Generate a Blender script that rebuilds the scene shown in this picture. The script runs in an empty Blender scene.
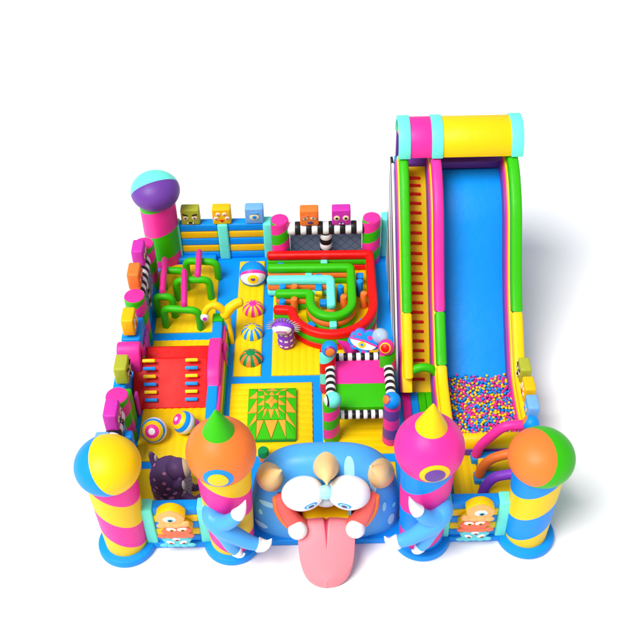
import bpy, bmesh, math, random
from mathutils import Vector, Matrix, Euler
random.seed(7)
PI = math.pi
scene = bpy.context.scene
COL = scene.collection
V = Vector

# ------------------------------------------------------------------ materials
C = dict(
    yellow=(.93, .60, .0), blue=(.0, .275, .86), pink=(.90, .03, .33), green=(.035, .48, .0),
    red=(.76, .004, .003), orange=(.95, .20, .03), purple=(.15, .045, .33), cyan=(.16, .84, .68),
    white=(.86, .86, .86), black=(.012, .011, .012), violet=(.26, .05, .62), magenta=(.62, .03, .42),
    skyblue=(.07, .37, .84), coral=(.90, .12, .10), tan=(.84, .56, .24), tongue=(.90, .24, .28),
    darkpurple=(.095, .045, .150), cream=(.85, .68, .40), lightblue=(.17, .42, .84), olive=(.42, .44, .03),
    gold=(.92, .50, .0), amber=(.93, .36, .03), teal=(.12, .58, .64), slot=(.66, .07, .13), peach=(.92, .43, .13),
    salmon=(.90, .16, .08), deeppink=(.80, .02, .33), darkgreen=(.0, .26, .07), lilac=(.56, .20, .42), grey=(.45, .43, .46), fur=(.42, .37, .44),
    steel=(.15, .18, .24), netgrey=(.30, .36, .45), netline=(.17, .20, .26), pale=(.36, .72, .92), shadedblue=(.02, .10, .10))


def principled(name, rough=.42, wrinkle=.10, scale=2.2):
    m = bpy.data.materials.new(name)
    m.use_nodes = True
    nt = m.node_tree
    b = nt.nodes['Principled BSDF']
    b.inputs['Roughness'].default_value = rough
    b.inputs['Specular IOR Level'].default_value = .28
    if wrinkle:
        tc = nt.nodes.new('ShaderNodeTexCoord')
        n = nt.nodes.new('ShaderNodeTexNoise')
        n.inputs['Scale'].default_value = scale
        n.inputs['Detail'].default_value = 4
        nt.links.new(tc.outputs['Object'], n.inputs['Vector'])
        bp = nt.nodes.new('ShaderNodeBump')
        bp.inputs['Strength'].default_value = wrinkle
        bp.inputs['Distance'].default_value = .25
        nt.links.new(n.outputs['Fac'], bp.inputs['Height'])
        nt.links.new(bp.outputs['Normal'], b.inputs['Normal'])
        # fine sheen variation of the vinyl
        mr = nt.nodes.new('ShaderNodeMapRange')
        mr.inputs['To Min'].default_value = rough - .07
        mr.inputs['To Max'].default_value = rough + .12
        nt.links.new(n.outputs['Fac'], mr.inputs['Value'])
        nt.links.new(mr.outputs['Result'], b.inputs['Roughness'])
    return m, nt, b


_cache = {}


def mat(c, rough=.42, wrinkle=.10):
    k = (c, rough, wrinkle)
    if k not in _cache:
        m, nt, b = principled('vinyl_' + c, rough, wrinkle)
        b.inputs['Base Color'].default_value = (*C[c], 1)
        _cache[k] = m
    return _cache[k]


def math_node(nt, op, a, b=None):
    n = nt.nodes.new('ShaderNodeMath')
    n.operation = op
    for i, v in enumerate((a, b)):
        if v is None:
            continue
        if isinstance(v, (int, float)):
            n.inputs[i].default_value = v
        else:
            nt.links.new(v, n.inputs[i])
    return n.outputs[0]


def ramp(nt, b, fac, stops):
    r = nt.nodes.new('ShaderNodeValToRGB')
    r.color_ramp.interpolation = 'CONSTANT'
    e = r.color_ramp.elements
    while len(e) < len(stops):
        e.new(.5)
    for el, (p, c) in zip(e, stops):
        el.position = p
    for el, (p, c) in zip(e, stops):
        el.color = (*C[c], 1)
    nt.links.new(fac, r.inputs[0])
    nt.links.new(r.outputs[0], b.inputs['Base Color'])
    return r


def xyz(nt):
    tc = nt.nodes.new('ShaderNodeTexCoord')
    s = nt.nodes.new('ShaderNodeSeparateXYZ')
    nt.links.new(tc.outputs['Object'], s.inputs[0])
    return s.outputs


def m_bands(name, cols, period, tilt=(0, 0), helix=0, offset=0, rough=.42):
    """Bands stacked along z, tilted or running as a helix."""
    m, nt, b = principled(name, rough, .08)
    x, y, z = xyz(nt)
    t = math_node(nt, 'ADD', z, offset + 50 * period)
    if tilt[0]:
        t = math_node(nt, 'ADD', t, math_node(nt, 'MULTIPLY', x, tilt[0]))
    if tilt[1]:
        t = math_node(nt, 'ADD', t, math_node(nt, 'MULTIPLY', y, tilt[1]))
    if helix:
        a = math_node(nt, 'ARCTAN2', y, x)
        t = math_node(nt, 'ADD', t, math_node(nt, 'MULTIPLY', a, helix * period / (2 * PI)))
    f = math_node(nt, 'FRACT', math_node(nt, 'DIVIDE', t, period))
    n = len(cols)
    ramp(nt, b, f, [(i / n, c) for i, c in enumerate(cols)])
    return m


def dotv(nt, n):
    x, y, z = xyz(nt)
    t = math_node(nt, 'MULTIPLY', x, n[0])
    t = math_node(nt, 'ADD', t, math_node(nt, 'MULTIPLY', y, n[1]))
    return math_node(nt, 'ADD', t, math_node(nt, 'MULTIPLY', z, n[2]))


def m_halves(name, n, d, below, above):
    m, nt, b = principled(name, .42, .06)
    f = math_node(nt, 'ADD', math_node(nt, 'MULTIPLY', math_node(nt, 'SUBTRACT', dotv(nt, n), d), .1), .5)
    ramp(nt, b, f, [(0, below), (.5, above)])
    return m


def m_rings(name, axis, r, stops):
    """Concentric rings round an axis through a ball of radius r."""
    m, nt, b = principled(name, .35, .05)
    a = V(axis).normalized()
    f = math_node(nt, 'DIVIDE', math_node(nt, 'ARCCOSINE', math_node(nt, 'DIVIDE', dotv(nt, a), r)), PI)
    ramp(nt, b, f, stops)
    return m


def m_gores(name, cols, n, r, capcol, capr, phase=0):
    m, nt, b = principled(name, .42, .06)
    x, y, z = xyz(nt)
    a = math_node(nt, 'ADD', math_node(nt, 'DIVIDE', math_node(nt, 'ARCTAN2', y, x), 2 * PI), .5 + phase)
    f = math_node(nt, 'FRACT', math_node(nt, 'MULTIPLY', a, n / 2))
    rr = math_node(nt, 'SQRT', math_node(nt, 'ADD', math_node(nt, 'POWER', x, 2), math_node(nt, 'POWER', y, 2)))
    # inside the cap the value jumps past 1 so that the last ramp stop takes over
    g = math_node(nt, 'ADD', math_node(nt, 'MULTIPLY', f, .8), math_node(nt, 'LESS_THAN', rr, capr))
    ramp(nt, b, g, [(0, cols[0]), (.4, cols[1]), (.9, capcol)])
    return m


def m_dashes(name, base, dot, n, pz, frac):
    """Short dashes in rings round a trunk."""
    m, nt, b = principled(name, .5, .05)
    x, y, z = xyz(nt)
    a = math_node(nt, 'FRACT', math_node(nt, 'MULTIPLY', math_node(nt, 'ADD', math_node(nt, 'DIVIDE', math_node(nt, 'ARCTAN2', y, x), 2 * PI), .5), n))
    h = math_node(nt, 'FRACT', math_node(nt, 'DIVIDE', math_node(nt, 'ADD', z, 5), pz))
    k = math_node(nt, 'MULTIPLY', math_node(nt, 'LESS_THAN', a, .6), math_node(nt, 'LESS_THAN', h, frac))
    ramp(nt, b, k, [(0, base), (.5, dot)])
    return m


# ------------------------------------------------------------------ mesh tools
def BM():
    return bmesh.new()


def rbox(bm, c, s, bev=.05, seg=3, mi=0, rot=None):
    r = bmesh.ops.create_cube(bm, size=1)
    vs = r['verts']
    M = Matrix.Translation(V(c)) @ (rot.to_4x4() if rot else Matrix.Identity(4)) @ Matrix.Diagonal((*s, 1))
    bmesh.ops.transform(bm, matrix=M, verts=vs)
    fs = list({f for v in vs for f in v.link_faces})
    for f in fs:
        f.material_index = mi
    if bev:
        es = list({e for v in vs for e in v.link_edges})
        bmesh.ops.bevel(bm, geom=es, offset=min(bev, min(s) * .49), segments=seg, affect='EDGES', profile=.5, material=mi)
    return bm


def tube(bm, pts, r, segs=14, caps=True, mis=None, closed=False, flat=1.0, sq=1.0):
    """Sweep a circle along pts; r is a number or one radius per point; ends are rounded."""
    pts = [V(p) for p in pts]
    n = len(pts)
    R = [r] * n if isinstance(r, (int, float)) else list(r)
    if caps and not closed:
        d0 = (pts[0] - pts[1]).normalized()
        d1 = (pts[-1] - pts[-2]).normalized()
        pre, post, rp, rq = [], [], [], []
        for a in (80, 55, 28):
            a = math.radians(a)
            pre.append(pts[0] + d0 * R[0] * .55 * math.sin(a)); rp.append(R[0] * math.cos(a))
            post.append(pts[-1] + d1 * R[-1] * .55 * math.sin(a)); rq.append(R[-1] * math.cos(a))
        pts = pre + pts + post[::-1]
        R = rp + R + rq[::-1]
        if mis is not None:
            mis = [mis[0]] * 3 + list(mis) + [mis[-1]] * 3
    n = len(pts)
    tan = []
    for i in range(n):
        a = pts[(i - 1) % n] if (i or closed) else pts[0]
        b = pts[(i + 1) % n] if (i < n - 1 or closed) else pts[-1]
        tan.append((b - a).normalized())
    up = V((0, 0, 1)) if abs(tan[0].z) < .9 else V((0, 1, 0))
    nrm = (up - tan[0] * up.dot(tan[0])).normalized()
    rings = []
    for i in range(n):
        t = tan[i]
        nrm = (nrm - t * nrm.dot(t)).normalized()
        bi = t.cross(nrm)
        cs = [(math.copysign(abs(math.cos(2 * PI * (k + .5) / segs)) ** sq, math.cos(2 * PI * (k + .5) / segs)), math.copysign(abs(math.sin(2 * PI * (k + .5) / segs)) ** sq, math.sin(2 * PI * (k + .5) / segs))) for k in range(segs)]
        rings.append([bm.verts.new(pts[i] + (nrm * u + bi * v * flat) * R[i]) for u, v in cs])
    for i in range(n if closed else n - 1):
        A, B = rings[i], rings[(i + 1) % n]
        for k in range(segs):
            f = bm.faces.new((A[k], A[(k + 1) % segs], B[(k + 1) % segs], B[k]))
            if mis is not None:
                f.material_index = mis[min(i, len(mis) - 1)]
    if not closed:
        f0 = bm.faces.new(rings[0][::-1]); f1 = bm.faces.new(rings[-1])
        if mis is not None:
            f0.material_index = mis[0]; f1.material_index = mis[-1]
    return bm


def lathe(bm, prof, c=(0, 0, 0), segs=40, mis=None):
    c = V(c)
    rings = []
    for r, z in prof:
        if r < 1e-5:
            rings.append([bm.verts.new(c + V((0, 0, z)))])
        else:
            rings.append([bm.verts.new(c + V((r * math.cos(2 * PI * k / segs), r * math.sin(2 * PI * k / segs), z))) for k in range(segs)])
    for i in range(len(rings) - 1):
        A, B = rings[i], rings[i + 1]
        for k in range(segs):
            k2 = (k + 1) % segs
            if len(A) == 1 and len(B) == 1:
                continue
            if len(A) == 1:
                f = bm.faces.new((A[0], B[k2], B[k]))
            elif len(B) == 1:
                f = bm.faces.new((A[k], A[k2], B[0]))
            else:
                f = bm.faces.new((A[k], A[k2], B[k2], B[k]))
            if mis:
                f.material_index = mis[i]
    for end, flip in ((rings[0], True), (rings[-1], False)):
        if len(end) > 1:
            f = bm.faces.new(end[::-1] if flip else end)
    return bm


def ell(bm, c, r, rot=None, u=28, v=18):
    res = bmesh.ops.create_uvsphere(bm, u_segments=u, v_segments=v, radius=1)
    r = (r, r, r) if isinstance(r, (int, float)) else r
    M = Matrix.Translation(V(c)) @ (rot.to_4x4() if rot else Matrix.Identity(4)) @ Matrix.Diagonal((*r, 1))
    bmesh.ops.transform(bm, matrix=M, verts=res['verts'])
    return bm


def aim(d, up=(0, 0, 1)):
    """Rotation taking +Z to d, +Y roughly to up."""
    z = V(d).normalized()
    x = V(up).cross(z)
    if x.length < 1e-4:
        x = V((1, 0, 0))
    x.normalize()
    y = z.cross(x)
    return Matrix((x, y, z)).transposed()


def capsule_cap(bm, c, r, d, ang, lift=1.0, up=(0, 0, 1), ax=(1, 1), segs=32):
    """A shallow cap lying on a ball (centre c, radii r) round direction d."""
    R = aim(d, up)
    rr = V((r, r, r)) if isinstance(r, (int, float)) else V(r)
    rings = [[bm.verts.new(V(c) + V([a * b * lift for a, b in zip(rr, (R @ V((0, 0, 1))))]))]]
    N = 5
    for i in range(1, N + 2):
        t = ang * min(i, N) / N
        l = lift if i <= N else lift - .06
        ring = []
        for k in range(segs):
            p = 2 * PI * k / segs
            tx, ty = t * ax[0] * math.cos(p), t * ax[1] * math.sin(p)
            tt = math.hypot(tx, ty)
            pp = math.atan2(ty, tx)
            dd = R @ V((math.sin(tt) * math.cos(pp), math.sin(tt) * math.sin(pp), math.cos(tt)))
            ring.append(bm.verts.new(V(c) + V([a * b * l for a, b in zip(rr, dd)])))
        rings.append(ring)
    for k in range(segs):
        bm.faces.new((rings[0][0], rings[1][k], rings[1][(k + 1) % segs]))
    for i in range(1, len(rings) - 1):
        A, B = rings[i], rings[i + 1]
        for k in range(segs):
            bm.faces.new((A[k], B[k], B[(k + 1) % segs], A[(k + 1) % segs]))
    return bm


def prism(bm, outline, frame, depth, bev=.04, seg=3):
    """Extrude a 2-D outline; frame(u, v, w) gives a point, w running 0..depth."""
    A = [bm.verts.new(frame(u, v, 0)) for u, v in outline]
    B = [bm.verts.new(frame(u, v, depth)) for u, v in outline]
    f0 = bm.faces.new(A[::-1]); f1 = bm.faces.new(B)
    n = len(A)
    for i in range(n):
        bm.faces.new((A[i], A[(i + 1) % n], B[(i + 1) % n], B[i]))
    bmesh.ops.recalc_face_normals(bm, faces=list({f for v in A + B for f in v.link_faces}))
    if bev:
        es = list(f0.edges) + list(f1.edges)
        bmesh.ops.bevel(bm, geom=es, offset=bev, segments=seg, affect='EDGES', profile=.5)
    return bm


def YZ(x0):
    return lambda u, v, w: V((x0 + w, u, v))


def XZ(y0):
    return lambda u, v, w: V((u, y0 - w, v))


def XY(z0):
    return lambda u, v, w: V((u, v, z0 + w))


def arc(c, r, a0, a1, n=16, plane='XZ', ry=None):
    ry = ry or r
    out = []
    for i in range(n + 1):
        a = math.radians(a0 + (a1 - a0) * i / n)
        p, q = r * math.cos(a), ry * math.sin(a)
        if plane == 'XZ': out.append(V(c) + V((p, 0, q)))
        elif plane == 'YZ': out.append(V(c) + V((0, p, q)))
        else: out.append(V(c) + V((p, q, 0)))
    return out


def smooth_path(pts, n=6, closed=False):
    """Catmull-Rom through pts."""
    P = [V(p) for p in pts]
    out = []
    m = len(P)
    for i in range(m if closed else m - 1):
        p0 = P[(i - 1) % m] if (i or closed) else P[0] * 2 - P[1]
        p1, p2 = P[i], P[(i + 1) % m]
        p3 = P[(i + 2) % m] if (i < m - 2 or closed) else P[-1] * 2 - P[-2]
        for k in range(n):
            t = k / n
            out.append(.5 * ((2 * p1) + (p2 - p0) * t + (2 * p0 - 5 * p1 + 4 * p2 - p3) * t * t + (3 * p1 - p0 - 3 * p2 + p3) * t ** 3))
    if not closed:
        out.append(P[-1])
    return out


def rounded(pts, r, n=5):
    """Polyline with rounded corners."""
    P = [V(p) for p in pts]
    out = [P[0]]
    for i in range(1, len(P) - 1):
        a = (P[i - 1] - P[i]); b = (P[i + 1] - P[i])
        rr = min(r, a.length * .49, b.length * .49)
        p0 = P[i] + a.normalized() * rr; p2 = P[i] + b.normalized() * rr
        for k in range(n + 1):
            t = k / n
            out.append(p0.lerp(P[i], t).lerp(P[i].lerp(p2, t), t))
    out.append(P[-1])
    return out


# ------------------------------------------------------------------ objects
def world_origin(o):
    p = V((0, 0, 0))
    while o:
        p += o.location
        o = o.parent
    return p


def obj(name, bm, m, parent=None, origin=None, sharp=38):
    """Links bm (built in world coordinates) as one mesh; its origin is its parent's, or `origin`."""
    base = world_origin(parent) if parent else V((0, 0, 0))
    org = V(origin) if origin is not None else base
    bmesh.ops.translate(bm, vec=-org, verts=bm.verts)
    me = bpy.data.meshes.new(name)
    bm.to_mesh(me); bm.free()
    for p in me.polygons:
        p.use_smooth = True
    me.set_sharp_from_angle(angle=math.radians(sharp))
    for k in (m if isinstance(m, (list, tuple)) else [m]):
        me.materials.append(k)
    o = bpy.data.objects.new(name, me)
    COL.objects.link(o)
    if parent:
        o.parent = parent
    o.location = org - base
    return o


def tag(o, label, cat, group=None, kind=None):
    o['label'] = label
    if cat: o['category'] = cat
    if group: o['group'] = group
    if kind: o['kind'] = kind
    return o


def thing(name, label, cat, loc, group=None):
    o = bpy.data.objects.new(name, None)
    o.empty_display_size = .2
    COL.objects.link(o)
    o.location = loc
    return tag(o, label, cat, group)


def single(name, bm, m, label, cat, origin, group=None):
    return tag(obj(name, bm, m, None, origin), label, cat, group)


def dup(root, loc, label, rotz=None):
    r = root.copy(); COL.objects.link(r); r.location = loc; r['label'] = label
    if rotz is not None: r.rotation_euler = (0, 0, rotz)
    for ch in list(root.children):
        c = ch.copy(); COL.objects.link(c); c.parent = r
        for g in ch.children:
            d = g.copy(); COL.objects.link(d); d.parent = c
    return r


def stripe_tube(bm, p0, p1, r, n, first=0, segs=20):
    """Tube of n bulging rings, alternating material 0/1."""
    p0, p1 = V(p0), V(p1)
    pts, rad, mis = [], [], []
    for i in range(n):
        for k, (t, s) in enumerate(((0.0, .93), (.18, .985), (.5, 1.0), (.82, .985), (1.0, .93))):
            if i and k == 0:
                continue
            pts.append(p0.lerp(p1, (i + t) / n)); rad.append(r * s)
            mis.append((i + first) % 2 if k < 4 else (i + 1 + first) % 2)
    return tube(bm, pts, rad, segs, True, mis)


BW = [mat('white', .4, .05), mat('black', .38, .05)]

# ------------------------------------------------------------------ ground
bm = BM()
bmesh.ops.create_grid(bm, x_segments=2, y_segments=2, size=160)
gm, gnt, gb = principled('studio_ground', .8, 0)
gb.inputs['Base Color'].default_value = (.94, .94, .94, 1)
gb.inputs['Specular IOR Level'].default_value = .15
tag(obj('ground', bm, gm), 'plain white ground under the whole play park', None, kind='structure')

# ------------------------------------------------------------------ base with its pads
FZ = .25
base = thing('inflatable_floor', 'large blue inflatable floor with yellow quilted pads under the whole play park', 'inflatable floor', (0, 6.5, 0))
bm = BM()
prism(bm, [(-6.3, -.2), (6.3, -.2), (6.85, .8), (6.85, 13.5), (-6.88, 13.5), (-6.88, .8)], XY(0), FZ, .06)
obj('base_sheet', bm, mat('blue'), base)


def pad(x0, x1, y0, y1, n, along='x', z=FZ):
    """Quilted pad: n pillowy strips side by side."""
    bm = BM()
    k = 6
    U = [i / (n * k) for i in range(n * k + 1)]
    g = []
    for u in U:
        s = abs(math.sin(u * n * PI)) ** .5
        e = min(1, min(u, 1 - u) * n * 2.2)
        h = .045 + .022 * s
        row = []
        for v, hh in ((0, 0), (.0, .7), (.012, 1), (.5, 1), (.988, 1), (1, .7), (1, 0)):
            zz = z + (h * hh if 0 < u < 1 or hh == 0 else h * hh * .6)
            row.append(bm.verts.new((x0 + (x1 - x0) * u, y0 + (y1 - y0) * v, zz) if along == 'x' else (x0 + (x1 - x0) * v, y0 + (y1 - y0) * u, zz)))
        g.append(row)
    for i in range(len(g) - 1):
        for j in range(6):
            bm.faces.new((g[i][j], g[i + 1][j], g[i + 1][j + 1], g[i][j + 1]))
    bm.faces.new(g[0]); bm.faces.new(g[-1][::-1])
    bmesh.ops.recalc_face_normals(bm, faces=bm.faces)
    return obj('floor_pad', bm, mat('yellow'), base, sharp=60)


pad(-6.1, -3.9, 8.82, 12.62, 9)
pad(-6.1, -3.9, 8.02, 8.40, 9)
pad(-3.12, -2.13, 6.58, 12.72, 4)
pad(-1.76, 2.05, 6.58, 12.45, 15)
pad(-3.15, -.34, 3.05, 6.24, 12, 'y')
pad(.0, 2.4, 3.05, 6.24, 12, 'y')
pad(-6.1, -3.35, 2.92, 5.3, 11)
pad(-6.1, -3.35, .6, 2.62, 8, 'y')
pad(-1.95, 2.3, .6, 2.7, 8, 'y')
pad(3.98, 4.9, .6, 2.95, 4)

# ------------------------------------------------------------------ back wall
bw = thing('inflatable_wall', 'blue and yellow striped back wall below the olive, yellow and one eyed blue cubes', 'inflatable wall', (-3.7, 13.2, FZ))
for i in range(5):
    for x0, x1 in ((-5.36, -3.9), (-3.5, -2.12)):
        bm = BM()
        rbox(bm, ((x0 + x1) / 2, 13.2, FZ + .17 + .34 * i), (x1 - x0, .42, .338), .07, 4)
        obj('blue_band' if i % 2 == 0 else 'yellow_band', bm, mat('blue' if i % 2 == 0 else 'gold'), bw)
for x in (-5.42, -3.70, -1.95):
    bm = BM()
    rbox(bm, (x, 13.18, FZ + .86), (.40 if x > -5 else .12, .54, 1.72), .06)
    obj('pillar', bm, mat('cyan'), bw)
bm = BM(); rbox(bm, (2.62, 13.1, FZ + .95), (.42, .5, 1.9), .06)
single('padded_pillar', bm, mat('cyan'), 'tall aqua padded pillar beside the back gate column nearest the slide', 'pillar', (2.62, 13.1, FZ))


# ------------------------------------------------------------------ striped columns and gates
def column(x, y, h, r, label, m, group='pink and green swirl columns', name='swirl_column'):
    t = thing(name, label, 'column', (x, y, FZ), group)
    bm = BM()
    lathe(bm, [(r * .95, 0), (r, .04), (r, h * .5), (r, h - .1), (r * .99, h - .04), (r * .95, h - .01)], (x, y, FZ), 40)
    obj('shaft', bm, m, t)
    bm = BM()
    lathe(bm, [(r * .95, h - .012), (r * .93, h + .012), (r * .6, h + .035), (0, h + .045)], (x, y, FZ), 40)
    obj('top_cap', bm, mat('pink'), t)
    return t


SW = m_bands('pink_green_swirl', ['pink', 'green'], .98, helix=-1, offset=.05)
SW2 = m_bands('pink_green_swirl_turned', ['pink', 'green'], .98, helix=-1, offset=.42)
column(-1.48, 12.7, 2.12, .35, 'swirl column on the back gate, next to the striped back wall', SW)
column(2.02, 12.7, 2.12, .35, 'swirl column on the back gate, next to the tall slide', SW)
column(-6.5, 11.42, 2.12, .38, 'swirl column tucked against the purple and aqua topped tower', SW2)
column(-6.5, 8.58, 2.12, .37, 'swirl column on the side wall between the orange and yellow cubes', SW2)
column(-6.5, 3.92, 2.12, .37, 'swirl column on the side wall beside the red climbing ramp', SW2)


def gate(p0, p1, label, n=12, post=True, net=True):
    p0, p1 = V(p0), V(p1)
    t = thing('striped_gate', label, 'gate', ((p0.x + p1.x) / 2, (p0.y + p1.y) / 2, FZ), 'black and white striped gates')
    bm = BM(); stripe_tube(bm, p0, p1, .265, n)
    obj('crossbar', bm, BW, t)
    mid = (p0 + p1) / 2
    if post:
        bm = BM(); stripe_tube(bm, V((mid.x, mid.y, FZ + .02)), V((mid.x, mid.y, p0.z - .22)), .24, 6, 1)
        obj('post', bm, BW, t)
    if net:
        d = (p1 - p0).normalized()
        nrm = V((-d.y, d.x, 0))
        L = (p1 - p0).length
        bm = BM()
        nx, nz = 24, 14
        z0, z1 = FZ + .04, p0.z - .1
        vs = [[bm.verts.new(p0 + d * (L * i / nx) + nrm * (.20 + .01 * math.sin(i * 1.3 + j)) + V((0, 0, z0 + (z1 - z0) * j / nz - p0.z))) for j in range(nz + 1)] for i in range(nx + 1)]
        for i in range(nx):
            for j in range(nz):
                bm.faces.new((vs[i][j], vs[i + 1][j], vs[i + 1][j + 1], vs[i][j + 1]))
        r = bmesh.ops.solidify(bm, geom=bm.faces[:], thickness=.015)
        obj('net_panel', bm, NET, t)
    return t


NET, nnt, nb = principled('safety_net', .7, 0)
x, y, z = xyz(nnt)
h = math_node(nnt, 'ADD', x, y)
s1 = math_node(nnt, 'ABSOLUTE', math_node(nnt, 'SUBTRACT', math_node(nnt, 'FRACT', math_node(nnt, 'MULTIPLY', math_node(nnt, 'ADD', math_node(nnt, 'ADD', h, z), 20), 2.6)), .5))
s2 = math_node(nnt, 'ABSOLUTE', math_node(nnt, 'SUBTRACT', math_node(nnt, 'FRACT', math_node(nnt, 'MULTIPLY', math_node(nnt, 'ADD', math_node(nnt, 'SUBTRACT', h, z), 20), 2.6)), .5))
ramp(nnt, nb, math_node(nnt, 'MINIMUM', s1, s2), [(0, 'netline'), (.045, 'netgrey')])

gate((-1.12, 12.7, 1.93), (1.66, 12.7, 1.93), 'striped gate with dark net at the back, under the orange and magenta cubes', 13)
gate((-6.5, 11.0, 1.93), (-6.5, 8.96, 1.93), 'striped gate in the side wall between two swirl columns, under an orange cube', 11)
gate((-6.5, 3.5, 1.93), (-6.5, .75, 1.93), 'striped gate in the side wall near the blue and yellow topped front tower', 12)

# ------------------------------------------------------------------ side wall with openings
sw = thing('inflatable_wall', 'long blue side wall with a pink arch over a small window', 'inflatable wall', (-6.5, 6.3, FZ))
for (y0, y1, zt, c) in ((7.06, 8.2, 1.72, 'blue'), (4.32, 4.78, 1.78, 'green'), (4.78, 6.14, 1.68, 'blue'), (8.96, 11.05, .62, 'blue'), (.6, 3.55, .62, 'blue')):
    bm = BM(); xw = .42 if y0 == 4.78 else .66
    rbox(bm, (-6.88 + xw / 2, (y0 + y1) / 2, (FZ + zt) / 2 + .005), (xw, y1 - y0, zt - FZ), .07)
    obj('wall_block', bm, mat(c), sw)
bm = BM()
for yy, c in ((4.98, 0), (7.2, 0), (7.6, 0), (7.95, 0)):
    rbox(bm, (-6.19, yy, FZ + .5), (.1, .34, .96), .04)
obj('inner_panel', bm, mat('magenta'), sw)
bm = BM()
rbox(bm, (-6.3, 6.85, FZ + .38), (.3, .5, .76), .08)
obj('inner_trim', bm, mat('green'), sw)
bm = BM()
o_, i_ = arc((0, 6.6, FZ + .85), .46, 0, 180, 18, 'YZ', .88), arc((0, 6.6, FZ + .85), .2, 180, 0, 18, 'YZ', .56)
prism(bm, [(p.y, p.z) for p in o_ + i_], YZ(-6.92), .78, .05)
obj('arch', bm, mat('pink'), sw)
bm = BM(); ell(bm, (-6.42, 6.6, FZ + 1.0), (.12, .19, .34))
obj('window_plug', bm, mat('purple'), sw)
bm = BM(); rbox(bm, (-6.12, 2.75, FZ + .75), (.3, .34, 1.5), .08)
single('padded_pillar', bm, mat('blue'), 'blue padded pillar at the foot of the red climbing ramp, by the side wall', 'pillar', (-6.12, 4.7, FZ)).location.y = 4.72 + .1
# low wall parts seen behind the hoops
bm = BM(); rbox(bm, (-5.0, 12.85, FZ + .12), (1.9, .3, .24), .06)
single('padded_kerb', bm, mat('blue'), 'low blue padded kerb at the foot of the back wall, behind the hoops', 'kerb', (-5.0, 12.85, FZ))


# ------------------------------------------------------------------ monster cubes (front towards -Y)
def cube_thing(kind, loc, label, rotz=0, group='cartoon monster cubes on the walls'):
    t = thing('monster_cube', label, 'monster cube', (0, 0, 0), group)
    W, D, H = .71, .43, .72
    body = {'olive': 'olive', 'yellow': 'gold', 'blue': 'lightblue', 'orange': 'orange', 'magenta': 'magenta'}[kind]
    bm = BM()
    rbox(bm, (0, 0, H / 2), (W, D, H), .065, 4)
    bmesh.ops.subdivide_edges(bm, edges=bm.edges[:], cuts=1, use_grid_fill=True)
    for v in bm.verts:   # air-filled faces bulge a little
        k = 1 + .05 * (1 - min(1, (v.co.x / (W / 2)) ** 2)) * (1 - min(1, ((v.co.z - H / 2) / (H / 2)) ** 2))
        v.co.y *= k
    obj('body', bm, mat(body, .5, .22), t)
    f = -D / 2 - .012

    def disc(name, x, z, rx, rz, c, par, lift=0., th=.03):
        bm = BM(); ell(bm, (x, f - lift, z), (rx, th, rz), None, 20, 12)
        return obj(name, bm, mat(c, .35, .0), par)

    def eye(x, z, rx, rz, white, pup, pr, dx=0, dz=0):
        e = disc('eye', x, z, rx, rz, white, t)
        disc('pupil', x + dx, z + dz, pr, pr, pup, e, .024, .016)
    def slab(name, x, z, sx, sz, c, rot=0):
        bm = BM(); rbox(bm, (x, f - .01, z), (sx, .05, sz), .018, 2, 0, Euler((0, rot, 0)).to_matrix())
        obj(name, bm, mat(c, .4, 0), t)
    if kind == 'olive':
        for s in (-1, 1):
            eye(s * .17, .36, .11, .10, 'cream', 'darkpurple', .045)
            slab('brow', s * .18, .51, .2, .05, 'black', s * -.35)
        slab('mouth', 0, .14, .27, .055, 'black')
        for s in (-1, 1): disc('tooth', s * .1, .14, .035, .03, 'white', t, .02)
    elif kind == 'yellow':
        for (x, z) in ((-.13, .5), (.12, .5), (-.21, .31), (.21, .31)):
            eye(x, z, .085, .08, 'white', 'salmon', .045)
        bm = BM()
        prism(bm, [(-.1, .24), (.1, .24), (0, .12)], XZ(f + .02), .04, .012, 2)
        obj('mouth', bm, mat('red'), t)
    elif kind == 'blue':
        eye(0, .33, .19, .145, 'cream', 'blue', .085, .01, .01)
        slab('brow', 0, .53, .3, .04, 'skyblue')
    elif kind == 'orange':
        for s in (-1, 1):
            eye(s * .17, .39, .13, .085, 'cream', 'black', .035, -s * .02, 0)
            slab('brow', s * .17, .46, .28, .06, 'salmon', s * .4)
        disc('mouth', .04, .17, .11, .075, 'darkpurple', t)
    else:
        for s in (-1, 1):
            eye(s * .17, .36, .12, .12, 'cream', 'black', .055)
        bm = BM(); tube(bm, [(-.1, f - .01, .11), (0, f - .01, .19), (.1, f - .01, .11)], .022, 8)
        obj('mouth', bm, mat('darkpurple'), t)
        for s in (-1, 1): disc('tooth', s * .06, .12, .025, .035, 'white', t, .02)
    t.location = loc
    t.rotation_euler = (0, 0, rotz)
    return t


WT = 1.95
K = {}
K['olive'] = cube_thing('olive', (-4.90, 13.2, WT), 'olive cube with angry brows on the back wall, next to the round topped tower')
K['yellow'] = cube_thing('yellow', (-3.70, 13.2, WT), 'yellow four eyed cube on the middle of the striped back wall')
K['blue'] = cube_thing('blue', (-2.45, 13.2, WT), 'light blue one eyed cube on the striped back wall')
K['orange'] = cube_thing('orange', (-.35, 12.72, 2.17), 'orange angry cube sitting on the striped back gate')
K['magenta'] = cube_thing('magenta', (.86, 12.72, 2.17), 'magenta cube with round yellow eyes sitting on the striped back gate')
H90, M90 = PI / 2, -PI / 2
dup(K['magenta'], (-6.56, 10.72, 2.16), 'magenta cube on the side wall gate, just in front of the round topped tower', H90)
dup(K['orange'], (-6.56, 9.45, 2.16), 'orange cube on the side wall gate between two swirl columns', H90)
dup(K['yellow'], (-6.56, 7.45, 1.86), 'yellow cube on the side wall in front of a swirl column', H90)
dup(K['olive'], (-6.53, 5.28, 1.78), 'yellow green cube on the side wall beside the red ramp', H90)
dup(K['magenta'], (-6.50, 3.02, 2.12), 'magenta cube on the side wall close behind the blue and yellow tower top', H90)
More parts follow.
